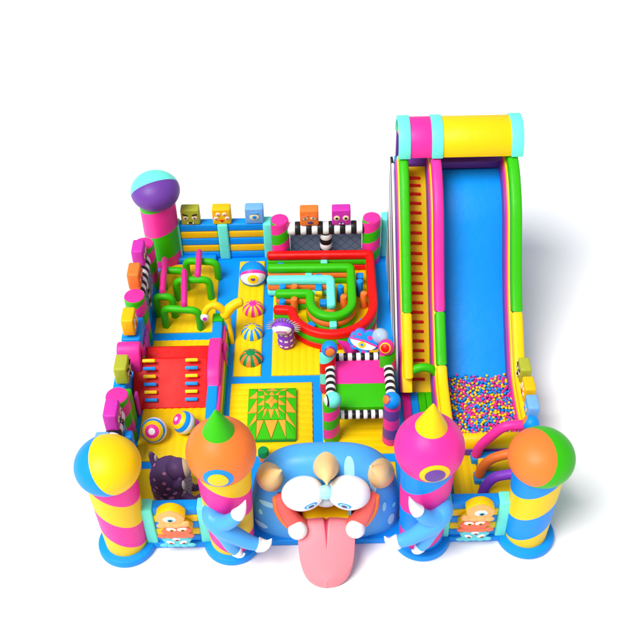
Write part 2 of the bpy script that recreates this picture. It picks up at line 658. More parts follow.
dup(K['blue'], (-6.6, 1.7, 2.16), 'light blue cube mostly hidden behind the blue and yellow tower top', H90)
dup(K['olive'], (6.60, 5.0, 1.70), 'yellow green cube on the ball pit wall, farthest from the front tower', M90).scale = (.84, .84, .84)
dup(K['yellow'], (6.60, 4.16, 1.70), 'yellow cube on the ball pit wall between green and blue cubes', M90).scale = (.84, .84, .84)
dup(K['blue'], (6.58, 3.38, 1.70), 'light blue cube on the ball pit wall near the blue ball', M90).scale = (.84, .84, .84)


# ------------------------------------------------------------------ towers
def tower(x, y, zc, a, b, rb, rt, label, mb, mball, base_disc=True, cone=None, eye=None, group='striped corner towers'):
    t = thing('round_topped_tower', label, 'tower', (x, y, 0), group)
    z0 = .0
    if base_disc:
        bm = BM(); lathe(bm, [(.82, 0), (.87, .05), (.87, .2), (.84, .25), (.78, .27), (0, .27)], (x, y, 0), 48)
        obj('base_disc', bm, mat('blue'), t); z0 = .26
    bm = BM()
    zt = zc - b * .55
    prof = [(rb + (rt - rb) * i / 24, z0 + (zt - z0) * i / 24) for i in range(25)]
    lathe(bm, prof, (x, y, 0), 48)
    obj('shaft', bm, mb, t)
    bm = BM(); ell(bm, (x, y, zc), (a, a, b), None, 56, 36)
    ball = obj('ball_top', bm, mball, t, (x, y, zc))
    if cone:
        bm = BM()
        hz = math.sqrt(max(0, 1 - (.44 / a) ** 2)) * b
        zt2 = cone[1]
        prof = [(.46, hz - .06), (.43, hz + .02)] + [(.43 * (1 - k / 10) ** .92, hz + .02 + (zt2 - zc - hz - .02) * k / 10) for k in range(1, 10)] + [(.02, zt2 - zc - .03), (0, zt2 - zc)]
        lathe(bm, prof, (x, y, zc), 40)
        obj('cone_tip', bm, mat(cone[0]), t)
    if eye:
        d = eye[2]
        bm = BM(); capsule_cap(bm, (x, y, zc), (a, a, b), d, .44, 1.012, ax=(1, .95))
        e = obj('eye_ring', bm, mat(eye[0], .4, 0), t)
        bm = BM(); capsule_cap(bm, (x, y, zc), (a, a, b), d, .285, 1.035, ax=(1, .95))
        obj('eye_centre', bm, mat(eye[1], .4, 0), e)
    return t


tower(-6.0, 0, 3.87, .93, .76, .63, .73, 'front tower with a blue and yellow ball top on a pink and yellow banded shaft',
      m_bands('bands_yellow_pink', ['yellow', 'pink'], 2.12, (.72, .05), 0, -1.895), m_halves('ball_blue_yellow', (.83, -.03, .56), .06, 'blue', 'yellow'))
tower(-2.81, 0, 4.38, .97, .97, .66, .78, 'front tower with an orange ball top, green cone and blue rimmed eye',
      m_bands('bands_yellow_pink_turned', ['pink', 'yellow'], 2.0, (.6, .05), 0, -2.315), mat('orange'), cone=('green', 6.13), eye=('blue', 'yellow', (-.03, -1, -.05)))
tower(2.90, 0, 4.38, .97, .97, .66, .78, 'front tower with a pink ball top, yellow cone and purple centred eye',
      m_bands('bands_blue_pink', ['blue', 'pink'], 2.0, (-.6, .05), 0, -3.275), mat('pink'), cone=('yellow', 6.18), eye=('yellow', 'purple', (.07, -1, -.06)))
tower(6.05, 0, 3.82, .93, .76, .63, .73, 'front tower with an orange and green ball top on a blue and yellow banded shaft',
      m_bands('bands_blue_yellow', ['blue', 'yellow'], 2.13, (-.66, .05), 0, -.775), m_halves('ball_orange_green', (.75, .30, -.59), -.32, 'orange', 'green'))
tower(-6.08, 13.1, 3.54, .92, .70, .68, .68, 'back tower with a purple and aqua ball top on a pink and green shaft',
      m_bands('bands_pink_green', ['pink', 'green'], 2.32, (-.30, 0), 0, -1.83), m_halves('ball_purple_aqua', (-.33, .77, .51), .06, 'purple', 'cyan'), base_disc=False)


# ------------------------------------------------------------------ claws round the inner towers
def claw(sx, cx, label):
    t = thing('monster_claw', label, 'claw', (cx, -.8, 1.6), 'blue three fingered claws hugging the inner towers')
    f = lambda p: V((cx + sx * p[0], p[1], p[2]))
    def taper(pts, rad, n=6):
        path = smooth_path([f(p) for p in pts], n)
        R_ = []
        for i in range(len(path)):
            k, u = divmod(i, n)
            R_.append(rad[-1] if k >= len(rad) - 1 else rad[k] + (rad[k + 1] - rad[k]) * u / n)
        return path, R_
    bm = BM()
    for pts, rad in ((((-.52, -.48, 2.40), (-.42, -.76, 2.36), (-.20, -.90, 2.18), (.12, -.98, 1.88), (.52, -1.02, 1.54), (.82, -1.04, 1.39)), (.20, .27, .32, .27, .23, .19)),
                     (((-.30, -.86, 2.30), (-.02, -1.0, 2.44), (.20, -1.06, 2.66), (.37, -1.08, 2.92)), (.26, .235, .215, .175)),
                     (((-.25, -.86, 2.1), (-.06, -.94, 1.62), (.06, -.97, 1.22), (.20, -1.0, .98)), (.27, .22, .19, .15))):
        p_, r_ = taper(pts, rad)
        tube(bm, p_, r_, 20)
    rm = bpy.data.objects.new('remesh_source', bpy.data.meshes.new('remesh_source'))
    bm.to_mesh(rm.data); bm.free(); COL.objects.link(rm)
    md = rm.modifiers.new('union', 'REMESH'); md.mode = 'VOXEL'; md.voxel_size = .022
    ms = rm.modifiers.new('soften', 'SMOOTH'); ms.iterations = 14; ms.factor = .5
    bpy.context.view_layer.update()
    me_ = bpy.data.meshes.new_from_object(rm.evaluated_get(bpy.context.evaluated_depsgraph_get()))
    bpy.data.objects.remove(rm, do_unlink=True)
    bm = BM(); bm.from_mesh(me_)
    obj('hand', bm, mat('skyblue', .36, .06), t, sharp=180)
    for pts, rad in ((((.72, -1.035, 1.43), (.85, -1.04, 1.375), (1.0, -1.06, 1.38), (1.14, -1.08, 1.50), (1.25, -1.08, 1.72)), (.12, .226, .19, .105, .012)),
                     (((.28, -1.075, 2.78), (.36, -1.08, 2.92), (.46, -1.08, 3.08), (.55, -1.05, 3.28), (.62, -1.0, 3.48)), (.08, .20, .16, .09, .012)),
                     (((.12, -.99, 1.10), (.19, -1.0, 1.0), (.27, -1.02, .90), (.35, -1.03, .87), (.43, -1.02, .90)), (.07, .172, .14, .09, .02))):
        bm = BM()
        p_, r_ = taper(pts, rad, 5)
        tube(bm, p_, r_, 18)
        obj('claw_tip', bm, mat('white', .3, 0), t)


claw(1, -2.78, 'blue claw with white tips hugging the tower with the orange ball top')
claw(-1, 2.93, 'blue claw with white tips hugging the tower with the pink ball top')


# ------------------------------------------------------------------ front panels with stacked blobs
def front_panel(sx, x0, x1, lean, label):
    t = thing('front_gate_panel', label, 'gate panel', ((x0 + x1) / 2, .05, FZ), 'striped front panels with stacked blob monsters')
    xm = (x0 + x1) / 2
    for i in range(5):
        bm = BM()
        rbox(bm, (xm, .06, FZ + .165 + .33 * i), (x1 - x0, .36, .328), .05 if i < 4 else .06, 3)
        obj('blue_band' if i % 2 == 0 else 'yellow_band', bm, mat('blue' if i % 2 == 0 else 'yellow'), t)
    for x in (x0 - .16, x1 + .16):
        bm = BM(); rbox(bm, (x, .05, FZ + .83), (.34, .44, 1.69), .05)
        obj('pillar', bm, mat('cyan'), t)
    c = lambda u: xm + sx * (u + lean)
    y0 = -.13

    def blob(name, cx, cz, rx, rz, lobes, c_front, depth, ph=0, amp=.08):
        pts = []
        for k in range(48):
            a = 2 * PI * k / 48
            r = 1 + amp * math.sin(lobes * a + ph) * (1 if math.sin(a) < .4 else .2)
            pts.append((c(cx) + rx * r * math.cos(a), cz + rz * r * math.sin(a)))
        bm = BM()
        prism(bm, pts, XZ(y0), depth, .04)
        b = obj(name, bm, mat('yellow'), t)
        bm = BM()
        prism(bm, [(c(cx) + (p[0] - c(cx)) * .97, cz + (p[1] - cz) * .97) for p in pts], XZ(y0 - depth + .005), .045, .018, 2)
        obj('front_skin', bm, mat(c_front, .45, .15), b)
        return b, y0 - depth - .045

    def eye(b, yf, cx, cz, rx, rz, iris, rot=0, pup='black', lid=None):
        R = Euler((0, rot * sx, 0)).to_matrix()
        bm = BM(); ell(bm, (c(cx), yf, cz), (rx, .03, rz), R, 20, 12)
        obj('eye', bm, mat('white', .3, 0), b)
        bm = BM(); ell(bm, (c(cx) + .02, yf - .02, cz - .015), (rx * .56, .02, rz * .62), R, 16, 10)
        obj('iris', bm, mat(iris, .3, 0), b)
        bm = BM(); ell(bm, (c(cx) + .02, yf - .034, cz - .015), (rx * .32, .012, rz * .4), R, 14, 8)
        obj('pupil', bm, mat(pup, .3, 0), b)
    b, yf = blob('orange_blob', -.06, 1.84, .41, .42, 5, 'peach', .30, .4, .05)
    eye(b, yf, -.08, 1.88, .19, .13, 'teal')
    bm = BM()
    for k in range(4): ell(bm, (c(-.34 + .22 * k), yf + .02, 1.56 + (.03 if k % 2 else 0)), (.16, .045, .10), None, 16, 10)
    ell(bm, (c(.36), yf + .02, 1.68), (.12, .06, .08), None, 16, 10)
    obj('drips', bm, mat('peach', .45, .15), b)
    b, yf = blob('coral_blob', .05, 1.22, .43, .33, 6, 'salmon', .26, 1.0)
    for u, rr in ((-.1, .25), (.22, -.12)): eye(b, yf, u, 1.33, .15, .085, 'gold', rr)
    bm = BM()
    for k in range(5): ell(bm, (c(-.40 + .2 * k), yf + .02, .98 - .03 * (k % 2)), (.15, .045, .085), None, 16, 10)
    obj('drips', bm, mat('salmon', .45, .15), b)
    b, yf = blob('teal_blob', .0, .70, .43, .27, 7, 'teal', .24, .2)
    for u, z_, rr in ((-.2, .64, .35), (.18, .64, -.35), (-.01, .80, 0)): eye(b, yf, u, z_, .125, .062, 'salmon', rr)
    bm = BM()
    for k in range(5): ell(bm, (c(-.40 + .2 * k), yf + .02, .47 - .02 * (k % 2)), (.14, .045, .08), None, 16, 10)
    obj('drips', bm, mat('teal', .45, .15), b)
    return t


front_panel(1, -5.04, -3.72, -.02, 'front panel with stacked blobs below the purple spotted monster')
front_panel(-1, 3.70, 5.10, -.02, 'front panel with stacked blobs in front of the hooped climbing steps')


# ------------------------------------------------------------------ big monster face
face = thing('monster_face_gate', 'huge blue horned monster face with bulging eyes and open mouth over the entrance', 'monster face', (.03, .4, 0))


def sp(v, e):
    return math.copysign(abs(v) ** e, v)


bm = BM()
NU, NV = 72, 40
rows = []
FA, FB, FC, FX, FY = 2.25, .92, 3.40, .03, .76
for j in range(NV + 1):
    ph = -PI / 2 + PI * j / NV                # from front to back
    row = []
    for i in range(NU + 1):
        th = PI * i / NU                      # from right foot over the crest to left foot
        cx, sx_ = sp(math.cos(th), 2 / 3.2), sp(math.sin(th), 2 / 2.9)
        q = sp(math.cos(ph), 2 / 2.6)
        row.append(bm.verts.new((FX + FA * cx * q, FY + FB * sp(math.sin(ph), 2 / 2.6), max(.0, FC * sx_ * q))))
    rows.append(row)
for j in range(NV):
    for i in range(NU):
        try:
            bm.faces.new((rows[j][i], rows[j][i + 1], rows[j + 1][i + 1], rows[j + 1][i]))
        except ValueError:
            pass
# close the flat underside so that the mouth can be cut as a solid
for j in range(NV):
    bm.faces.new((rows[j][0], rows[j + 1][0], rows[j + 1][NU], rows[j][NU]))
bmesh.ops.remove_doubles(bm, verts=bm.verts, dist=.0008)
bmesh.ops.dissolve_degenerate(bm, edges=bm.edges, dist=.0005)
bmesh.ops.recalc_face_normals(bm, faces=bm.faces)
body = obj('face_body', bm, mat('skyblue', .38, .06), face)
ML = smooth_path([(-1.34, 2.3, 0), (-.75, 2.14, 0), (.05, 2.06, 0), (.85, 2.14, 0), (1.42, 2.3, 0), (1.34, 1.55, 0), (.95, .75, 0), (.5, .36, 0), (.03, .3, 0), (-.45, .36, 0), (-.88, .75, 0), (-1.26, 1.55, 0)], 5, True)
outline = [(p.x, p.y) for p in ML]
bm = BM(); prism(bm, outline, XZ(2.5), 4.0, 0)
cut = obj('cutter', bm, mat('red'), face)
bo = body.modifiers.new('mouth', 'BOOLEAN'); bo.object = cut; bo.operation = 'DIFFERENCE'; bo.solver = 'EXACT'
bpy.context.view_layer.update()
dg = bpy.context.evaluated_depsgraph_get()
nm = bpy.data.meshes.new_from_object(body.evaluated_get(dg))
body.modifiers.clear()
body.data = nm
for p in nm.polygons: p.use_smooth = True
nm.set_sharp_from_angle(angle=math.radians(40))
bpy.data.objects.remove(cut, do_unlink=True)
# red lining of the mouth: a sleeve just inside the cut, closed at the back
bm = BM()
cxm, czm = .04, 1.4
fr = [bm.verts.new((cxm + (u - cxm) * .992, -.12, czm + (v - czm) * .992)) for u, v in outline]
bk = [bm.verts.new((cxm + (u - cxm) * .90, 1.05, czm + (v - czm) * .92)) for u, v in outline]
for i in range(len(fr)):
    j = (i + 1) % len(fr)
    bm.faces.new((fr[i], bk[i], bk[j], fr[j]))
bm.faces.new(bk)
obj('mouth_lining', bm, mat('red', .45, .06), face)
bm = BM(); rbox(bm, (.04, .42, .72), (1.42, 1.15, 1.18), .08)
obj('mouth_step', bm, mat('yellow'), face)
for s in (-1, 1):
    q = lambda x: .04 + s * x
    bm = BM()
    tube(bm, smooth_path([(q(1.34), -.18, 2.44), (q(1.2), -.26, 2.0), (q(1.0), -.32, 1.58), (q(.82), -.38, 1.30)], 6), [.15 + .13 * (i / 18) ** .7 for i in range(19)], 16)
    obj('cheek', bm, mat('coral', .36, .05), face)
    bm = BM()
    tube(bm, smooth_path([(q(1.44), -.20, 2.42), (q(1.40), -.24, 1.9), (q(1.2), -.28, 1.40), (q(.92), -.32, 1.05)], 6), [.10 + .04 * (i / 18) for i in range(19)], 14)
    obj('lip', bm, mat('orange', .4, .05), face)
    bm = BM(); ell(bm, (q(.84), -.58, 1.38), (.285, .27, .29))
    obj('tooth', bm, mat('white', .3, 0), face)
    ec = V((q(.655), -.26, 2.72))
    R = Euler((0, s * .22, 0)).to_matrix()
    bm = BM(); ell(bm, ec, (.62, .50, .50), R, 40, 26)
    e = obj('eyeball', bm, mat('white', .25, 0), face)
    px = q(.54 if s > 0 else .46)
    d = V((px - ec.x, -.47, .01)).normalized()
    for nm_, rr, k, cc in (('iris_rim', .26, 1.004, 'blue'), ('iris', .19, 1.02, 'pale'), ('pupil', .11, 1.034, 'darkpurple')):
        bm = BM(); capsule_cap(bm, (0, 0, 0), (.62, .50, .50), R.inverted() @ d, rr, k, ax=(1.25, .85))
        bmesh.ops.transform(bm, matrix=Matrix.Translation(ec) @ R.to_4x4(), verts=bm.verts)
        e2 = obj(nm_, bm, mat(cc, .2, 0), e)
bm = BM(); ell(bm, (.04, -.30, 2.45), (.34, .22, .20)); obj('nose_bridge', bm, mat('grey', .4, 0), face)
bm = BM(); ell(bm, (.04, -.34, 2.86), (.24, .2, .24)); obj('brow_patch', bm, mat('pale', .4, 0), face)


def horn(p, tip, r, bend):
    p, tip = V(p), V(tip)
    m_ = p.lerp(tip, .55) + V(bend)
    sp_ = smooth_path([p, m_, tip], 12)
    n = len(sp_)
    bm = BM()
    tube(bm, sp_, [max(.04, r * (1 - i / (n - 1)) ** .8)  for i in range(n)], 28)
    obj('horn', bm, mat('tan', .45, .04), face)


horn((-1.52, .50, 2.55), (-1.20, -.12, 3.62), .45, (-.16, -.10, .02))
horn((1.60, .50, 2.6), (1.30, -.08, 3.66), .45, (.16, -.10, .02))
horn((.06, .45, 3.05), (.07, -.50, 3.46), .42, (0, -.04, .16))
# pale oval patches lying on the face
from mathutils.bvhtree import BVHTree
tmp = BM(); tmp.from_mesh(body.data)
bmesh.ops.translate(tmp, vec=world_origin(body), verts=tmp.verts)
tree = BVHTree.FromBMesh(tmp)
for (x_, z_, rx, rz, from_top) in ((.72, .55, .15, .30, True), (1.40, .55, .12, .2, True), (-1.66, 1.72, .26, .12, False), (-1.92, .62, .2, .13, False), (2.02, 2.05, .10, .26, False), (1.98, .75, .10, .25, False), (1.75, 1.5, .06, .2, False), (-1.9, 1.25, .06, .12, False), (2.05, 1.35, .05, .1, False)):
    bm = BM()
    rings = []
    for k in range(0, 5):
        for a in range(24):
            ang = 2 * PI * a / 24
            u, v = x_ + rx * k / 4 * math.cos(ang), z_ + rz * k / 4 * math.sin(ang)
            if from_top: hit = tree.ray_cast(V((u, v - .3, 6)), V((0, 0, -1)))
            else: hit = tree.ray_cast(V((u, -4, v)), V((0, 1, 0)))
            rings.append((hit[0] + hit[1] * .012) if hit[0] else None)
    if any(r is None for r in rings): continue
    vs = [bm.verts.new(r) for r in rings]
    for k in range(1, 4):
        for a in range(24):
            bm.faces.new((vs[k * 24 + a], vs[(k + 1) * 24 + a], vs[(k + 1) * 24 + (a + 1) % 24], vs[k * 24 + (a + 1) % 24]))
    bm.faces.new([vs[24 + a] for a in range(24)])
    bmesh.ops.remove_doubles(bm, verts=bm.verts, dist=.0005)
    obj('skin_patch', bm, mat('pale', .4, .05), face)
tmp.free()

# tongue
bm = BM()
sect = [(-.16, 1.24), (-.32, 1.28), (-.52, 1.18), (-.8, .98), (-1.15, .68), (-1.45, .42), (-1.68, .24)]
sp_ = smooth_path([(0, a, b) for a, b in sect], 14)
n = len(sp_)
rows = []
for i, p in enumerate(sp_):
    t_ = i / (n - 1)
    w = .80 + .03 * min(1, t_ / .4)
    if t_ > .4: w = .83 * math.sqrt(max(0.0, 1 - ((t_ - .4) / .6) ** 2.3))
    ws = max(.004, .12 * (1 - t_ / .6))
    row = []
    for k in range(33):
        kk = (k - 16) / 16
        u = kk / .25 * ws if abs(kk) <= .25 else math.copysign(ws + (abs(kk) - .25) / .75 * (1 - ws), kk)
        groove = .10 * max(0, 1 - t_ / .62) * max(0, 1 - abs(u) / ws) if ws > .005 else 0
        z_ = p.z + .15 * (1 - abs(u) ** 2.6) - groove
        row.append((.03 + u * w, p.y, z_))
    rows.append(row)
top = [[bm.verts.new(q) for q in r] for r in rows]
bot = [[bm.verts.new((q[0], q[1], max(.01, q[2] - .22))) for q in r] for r in rows]
for i in range(n - 1):
    for k in range(32):
        f = bm.faces.new((top[i][k], top[i + 1][k], top[i + 1][k + 1], top[i][k + 1]))
        if 12 <= k < 20 and (i + 1) / (n - 1) < .6: f.material_index = 1
        bm.faces.new((bot[i][k], bot[i][k + 1], bot[i + 1][k + 1], bot[i + 1][k]))
    bm.faces.new((top[i][0], bot[i][0], bot[i + 1][0], top[i + 1][0]))
    bm.faces.new((top[i][32], top[i + 1][32], bot[i + 1][32], bot[i][32]))
for k in range(32):
    bm.faces.new((top[0][k], top[0][k + 1], bot[0][k + 1], bot[0][k]))
    bm.faces.new((top[-1][k + 1], top[-1][k], bot[-1][k], bot[-1][k + 1]))
bmesh.ops.remove_doubles(bm, verts=bm.verts, dist=.001)
bmesh.ops.recalc_face_normals(bm, faces=bm.faces)
obj('tongue', bm, [mat('tongue', .42, .05), mat('slot', .42, .0)], face, sharp=50)

# ------------------------------------------------------------------ hoops and bars
GR = mat('green')


def hoop(a, b, h, label):
    a, b = V(a), V(b)
    t = [V((a.x, a.y, FZ + .02)), V((a.x, a.y, h)), V((b.x, b.y, h)), V((b.x, b.y, FZ + .02))]
    bm = BM(); tube(bm, rounded(t, .28, 6), .138, 18)
    return single('crawl_hoop', bm, GR, label, 'hoop', ((a.x + b.x) / 2, (a.y + b.y) / 2, FZ), 'green crawl hoops on the yellow pad')


hoop((-5.68, 9.14, 0), (-4.4, 8.98, 0), 1.22, 'green hoop nearest the yellow snake and the red ramp')
hoop((-6.02, 9.72, 0), (-5.40, 9.66, 0), 1.30, 'narrow green hoop closest to the swirl column on the side wall')
hoop((-5.36, 10.6, 0), (-4.12, 10.62, 0), 1.25, 'green hoop in the middle, carrying the ends of two pink bars')
hoop((-5.12, 11.9, 0), (-3.92, 11.78, 0), 1.10, 'green hoop closest to the striped back wall')
hoop((-5.95, 11.2, 0), (-5.08, 11.15, 0), 1.25, 'green hoop closest to the round topped back tower')


def bar(p, q, label):
    bm = BM(); tube(bm, [V(p), V(p).lerp(V(q), .5), V(q)], .115, 16, flat=1.0)
    for v in bm.verts:
        mz = p[2] + (q[2] - p[2]) * ((v.co.y - p[1]) / (q[1] - p[1]))
        v.co.z = mz + (v.co.z - mz) * 1.7
    return single('padded_bar', bm, mat('pink'), label, 'bar', ((p[0] + q[0]) / 2, (p[1] + q[1]) / 2, p[2]), 'pink bars lying across the hoops')


bar((-5.84, 11.55, 1.42), (-5.74, 9.75, 1.48), 'pink bar between the hoops closest to the side wall')
bar((-5.04, 10.85, 1.42), (-4.90, 9.08, 1.42), 'pink bar between the middle hoop and the hoop nearest the red ramp')
bar((-4.58, 12.1, 1.30), (-4.53, 10.65, 1.42), 'pink bar between the middle hoop and the hoop by the back wall')

# ------------------------------------------------------------------ yellow snake creature on the dividing wall
sn = thing('snake_creature', 'yellow snake creature with one eyeball leaning over the end of the dividing wall', 'toy creature', (-3.45, 8.7, FZ))
bm = BM()
tube(bm, smooth_path([(-3.22, 8.25, FZ), (-3.26, 8.4, .8), (-3.38, 8.55, 1.42), (-3.62, 8.62, 1.74), (-3.86, 8.6, 1.80), (-4.04, 8.55, 1.66), (-4.12, 8.5, 1.5)], 5), [.085] * 8 + [.13] * 6 + [.14] * 4 + [.12] * 13, 14)
tube(bm, smooth_path([(-3.42, 8.55, 1.35), (-3.2, 8.66, 1.62), (-2.95, 8.75, 1.76), (-2.82, 8.78, 1.78)], 5), [.19] * 6 + [.18] * 5 + [.17] * 5, 14)
obj('body', bm, mat('yellow'), sn)
bm = BM(); ell(bm, (-4.12, 8.42, 1.42), .15)
e = obj('eyeball', bm, mat('white', .25, 0), sn)
bm = BM(); capsule_cap(bm, (-4.12, 8.42, 1.42), .15, (.1, -.85, .2), .5, 1.02); obj('pupil', bm, mat('magenta', .3, 0), e)

# ------------------------------------------------------------------ dividing wall beside the red ramp
dw = thing('dividing_wall', 'dividing wall with a raised pink middle between the red ramp and the striped domes', 'inflatable wall', (-3.62, 6.3, FZ))


def ribbon(y0, y1, zf, x0, x1, zb=FZ, n=20, bev=.05):
    bm = BM()
    pts = [(y0 + (y1 - y0) * i / n, zf((y0 + (y1 - y0) * i / n))) for i in range(n + 1)]
    prism(bm, pts + [(y1, zb), (y0, zb)], YZ(x0), x1 - x0, bev, 3)
    return bm


obj('wall_block', ribbon(7.55, 8.45, lambda y: 1.14, -3.86, -3.50), mat('blue'), dw)
obj('end_block', ribbon(8.46, 8.86, lambda y: 1.18, -3.88, -3.48), mat('green'), dw)
obj('raised_block', ribbon(5.45, 7.54, lambda y: 1.05 + .42 * max(0, 1 - ((y - 6.6) / 1.1) ** 4), -3.88, -3.46), mat('pink'), dw)
obj('wall_block', ribbon(3.6, 5.44, lambda y: .95 + .12 * (y - 3.6) / 1.84, -3.86, -3.50), mat('blue'), dw)
for i, c in enumerate(('pink', 'yellow', 'green')):
    bm = ribbon(3.7 + .1 * i, 8.4, lambda y: .98 - .24 * i, -3.515 + .04 * i, -3.41 + .04 * i, FZ, 4, .03)
    obj('side_stripe', bm, mat(c), dw)
bm = BM(); tube(bm, arc((-3.38, 7.3, .52), .34, 0, 180, 12, 'YZ', .55), .07, 12); obj('side_arch', bm, mat('pink'), dw)
bm = BM(); tube(bm, arc((-3.36, 7.2, .42), .2, 0, 180, 12, 'YZ', .38), .07, 12); obj('side_arch', bm, mat('green'), dw)

# ------------------------------------------------------------------ red climbing ramp
rr_ = thing('climbing_ramp', 'red climbing ramp with two rows of yellow and blue steps', 'ramp', (-5.0, 6.0, FZ))
bm = BM()
prism(bm, [(5.12, FZ), (5.14, FZ + .1), (6.42, 1.26), (6.52, 1.30), (6.62, 1.26), (6.70, FZ)], YZ(-6.45), 2.56, .06)
obj('slope', bm, mat('red', .5, .03), rr_)
bm = BM(); prism(bm, [(6.72, FZ), (6.72, .72), (7.42, .95), (7.52, .9), (7.55, FZ)], YZ(-6.14), 2.22, .05)
obj('back_bed', bm, mat('red'), rr_)
for xc in (-5.84, -4.42):
    for k in range(6):
        y_ = 5.34 + .197 * k
        z_ = FZ + .1 + (y_ - 5.14) * 1.16 / 1.28
        bm = BM(); rbox(bm, (xc + .015 * (k - 3) * (-1 if xc < -5 else .3), y_ - .03, z_ + .03), (.43, .12, .10), .03, 2, 0, Euler((math.atan2(1.16, 1.28), 0, 0)).to_matrix())
        obj('foothold', bm, mat('blue' if k % 2 == 0 else 'yellow'), rr_)


# ------------------------------------------------------------------ ringed balls
def ringed(c, r, axis, stops, label):
    bm = BM(); ell(bm, c, r, None, 40, 28)
    return single('ringed_ball', bm, m_rings('rings', axis, r, stops), label, 'ball', c, 'ringed play balls on the yellow pad')


st1 = [(0, 'white'), (.085, 'pink'), (.18, 'yellow'), (.30, 'blue'), (.38, 'white'), (.46, 'white'), (.62, 'yellow'), (.72, 'blue')]
ringed((-5.53, 3.86, FZ + .46), .425, (-.02, -.72, .695), st1, 'ringed ball with a white bullseye facing up, at the foot of the red ramp')
st2 = [(0, 'white'), (.06, 'pink'), (.17, 'yellow'), (.29, 'blue'), (.43, 'white'), (.56, 'yellow'), (.66, 'blue')]
ringed((-4.56, 4.15, FZ + .46), .385, (-.62, -.18, .76), st2, 'tilted ringed ball with its pink pole turned towards the side wall')
bm = BM(); tube(bm, [(-4.2, 4.2, FZ + .05), (-4.2, 4.2, FZ + .45)], .11, 14)
single('bumper_post', bm, mat('deeppink'), 'short pink bumper post behind the tilted ringed ball', 'post', (-4.2, 4.2, FZ))

# ------------------------------------------------------------------ purple spotted monster
pm = thing('spotted_monster', 'dark purple pink spotted monster with furry chest, standing by the front panel', 'toy monster', (-4.75, 1.55, FZ))
o = V((-4.75, 1.55, FZ))
bm = BM()
prof = [(.50, 0), (.58, .15), (.60, .5), (.60, .95), (.57, 1.2), (.48, 1.42), (.33, 1.56), (.16, 1.63), (0, 1.645)]
pp = smooth_path([(a, 0, b) for a, b in prof], 4)
pr = [(max(0, p.x), p.z) for p in pp]
lathe(bm, pr, o, 44)
def surf(a, h):
    for (r0, z0), (r1, z1) in zip(pr, pr[1:]):
        if z0 <= h <= z1 and z1 > z0:
            r_ = r0 + (r1 - r0) * (h - z0) / (z1 - z0)
            return o + V((r_ * math.cos(a), r_ * math.sin(a), h)), V((math.cos(a) * (z1 - z0), math.sin(a) * (z1 - z0), r0 - r1)).normalized()
row = 0
for h, cnt, sz in ((.22, 11, .062), (.46, 11, .07), (.70, 11, .072), (.94, 11, .07), (1.16, 10, .066), (1.36, 8, .06), (1.54, 5, .05)):
    row += 1
    for k in range(cnt):
        a = 2 * PI * (k + .5 * (row % 2) + random.uniform(-.16, .16)) / cnt
        p, n_ = surf(a, h + random.uniform(-.035, .035))
        Rn = aim(n_)
        w0 = random.uniform(.8, 1.15)
        ring_ = []
        for q in range(14):
            t = 2 * PI * q / 14
            d_ = Rn @ V((sz * 1.25 * w0 * math.cos(t), sz * 1.0 * w0 * math.sin(t), 0))
            ring_.append(bm.verts.new(p + d_ + n_ * (.016 - .7 * d_.length_squared)))
        f = bm.faces.new(ring_); f.material_index = 1
obj('body', bm, [mat('darkpurple', .5, .1), mat('lilac', .5, .05)], pm)
bm = BM(); ell(bm, o + V((.32, -.12, 1.52)), (.36, .36, .36)); hd = obj('eyelid', bm, mat('darkpurple', .5, .1), pm)
bm = BM(); capsule_cap(bm, o + V((.32, -.12, 1.52)), .36, (1, .15, .1), .95, 1.03); obj('eyeball', bm, mat('cream', .3, 0), hd)
for dx, dy, tx, ty in ((-.32, .18, -.42, .28), (.32, -.48, .40, -.62)):
    bm = BM(); tube(bm, smooth_path([o + V((dx, dy, 1.25)), o + V((tx * 1.05, ty * 1.05, 1.5)), o + V((tx * 1.2, ty * 1.1, 1.78))], 5), [.17, .17, .16, .15, .14, .13, .12, .11, .10, .08, .06], 14)
    ea = obj('ear', bm, mat('darkpurple', .5, .1), pm)
    bm = BM(); ell(bm, o + V((tx * 1.13 + .11, ty * 1.1 - .04, 1.52)), (.06, .08, .2)); obj('inner_ear', bm, mat('grey', .5, .2), ea)
bm = BM()
for k in range(150):
    a = random.uniform(-.75, .7); z_ = random.uniform(.35, 1.25)
    ell(bm, o + V((.56 * math.cos(a) + .04, .56 * math.sin(a), z_)), (random.uniform(.05, .09), .06, random.uniform(.06, .1)), None, 8, 6)
obj('chest_fur', bm, mat('fur', .9, .5), pm)
for dy in (-.35, .1):
    bm = BM(); tube(bm, smooth_path([o + V((.4, dy, .55)), o + V((.75, dy - .12, .42)), o + V((1.0, dy - .08, .62))], 5), [.14, .14, .13, .13, .12, .11, .10, .10, .09, .08, .07], 12)
    ar = obj('arm', bm, mat('darkpurple', .5, .1), pm)
    bm = BM(); tube(bm, smooth_path([o + V((.99, dy - .08, .61)), o + V((1.05, dy - .07, .70)), o + V((1.07, dy - .06, .80))], 3), [.07, .06, .05, .045, .035, .02, .01], 10)
    obj('claw', bm, mat('white', .3, 0), ar)

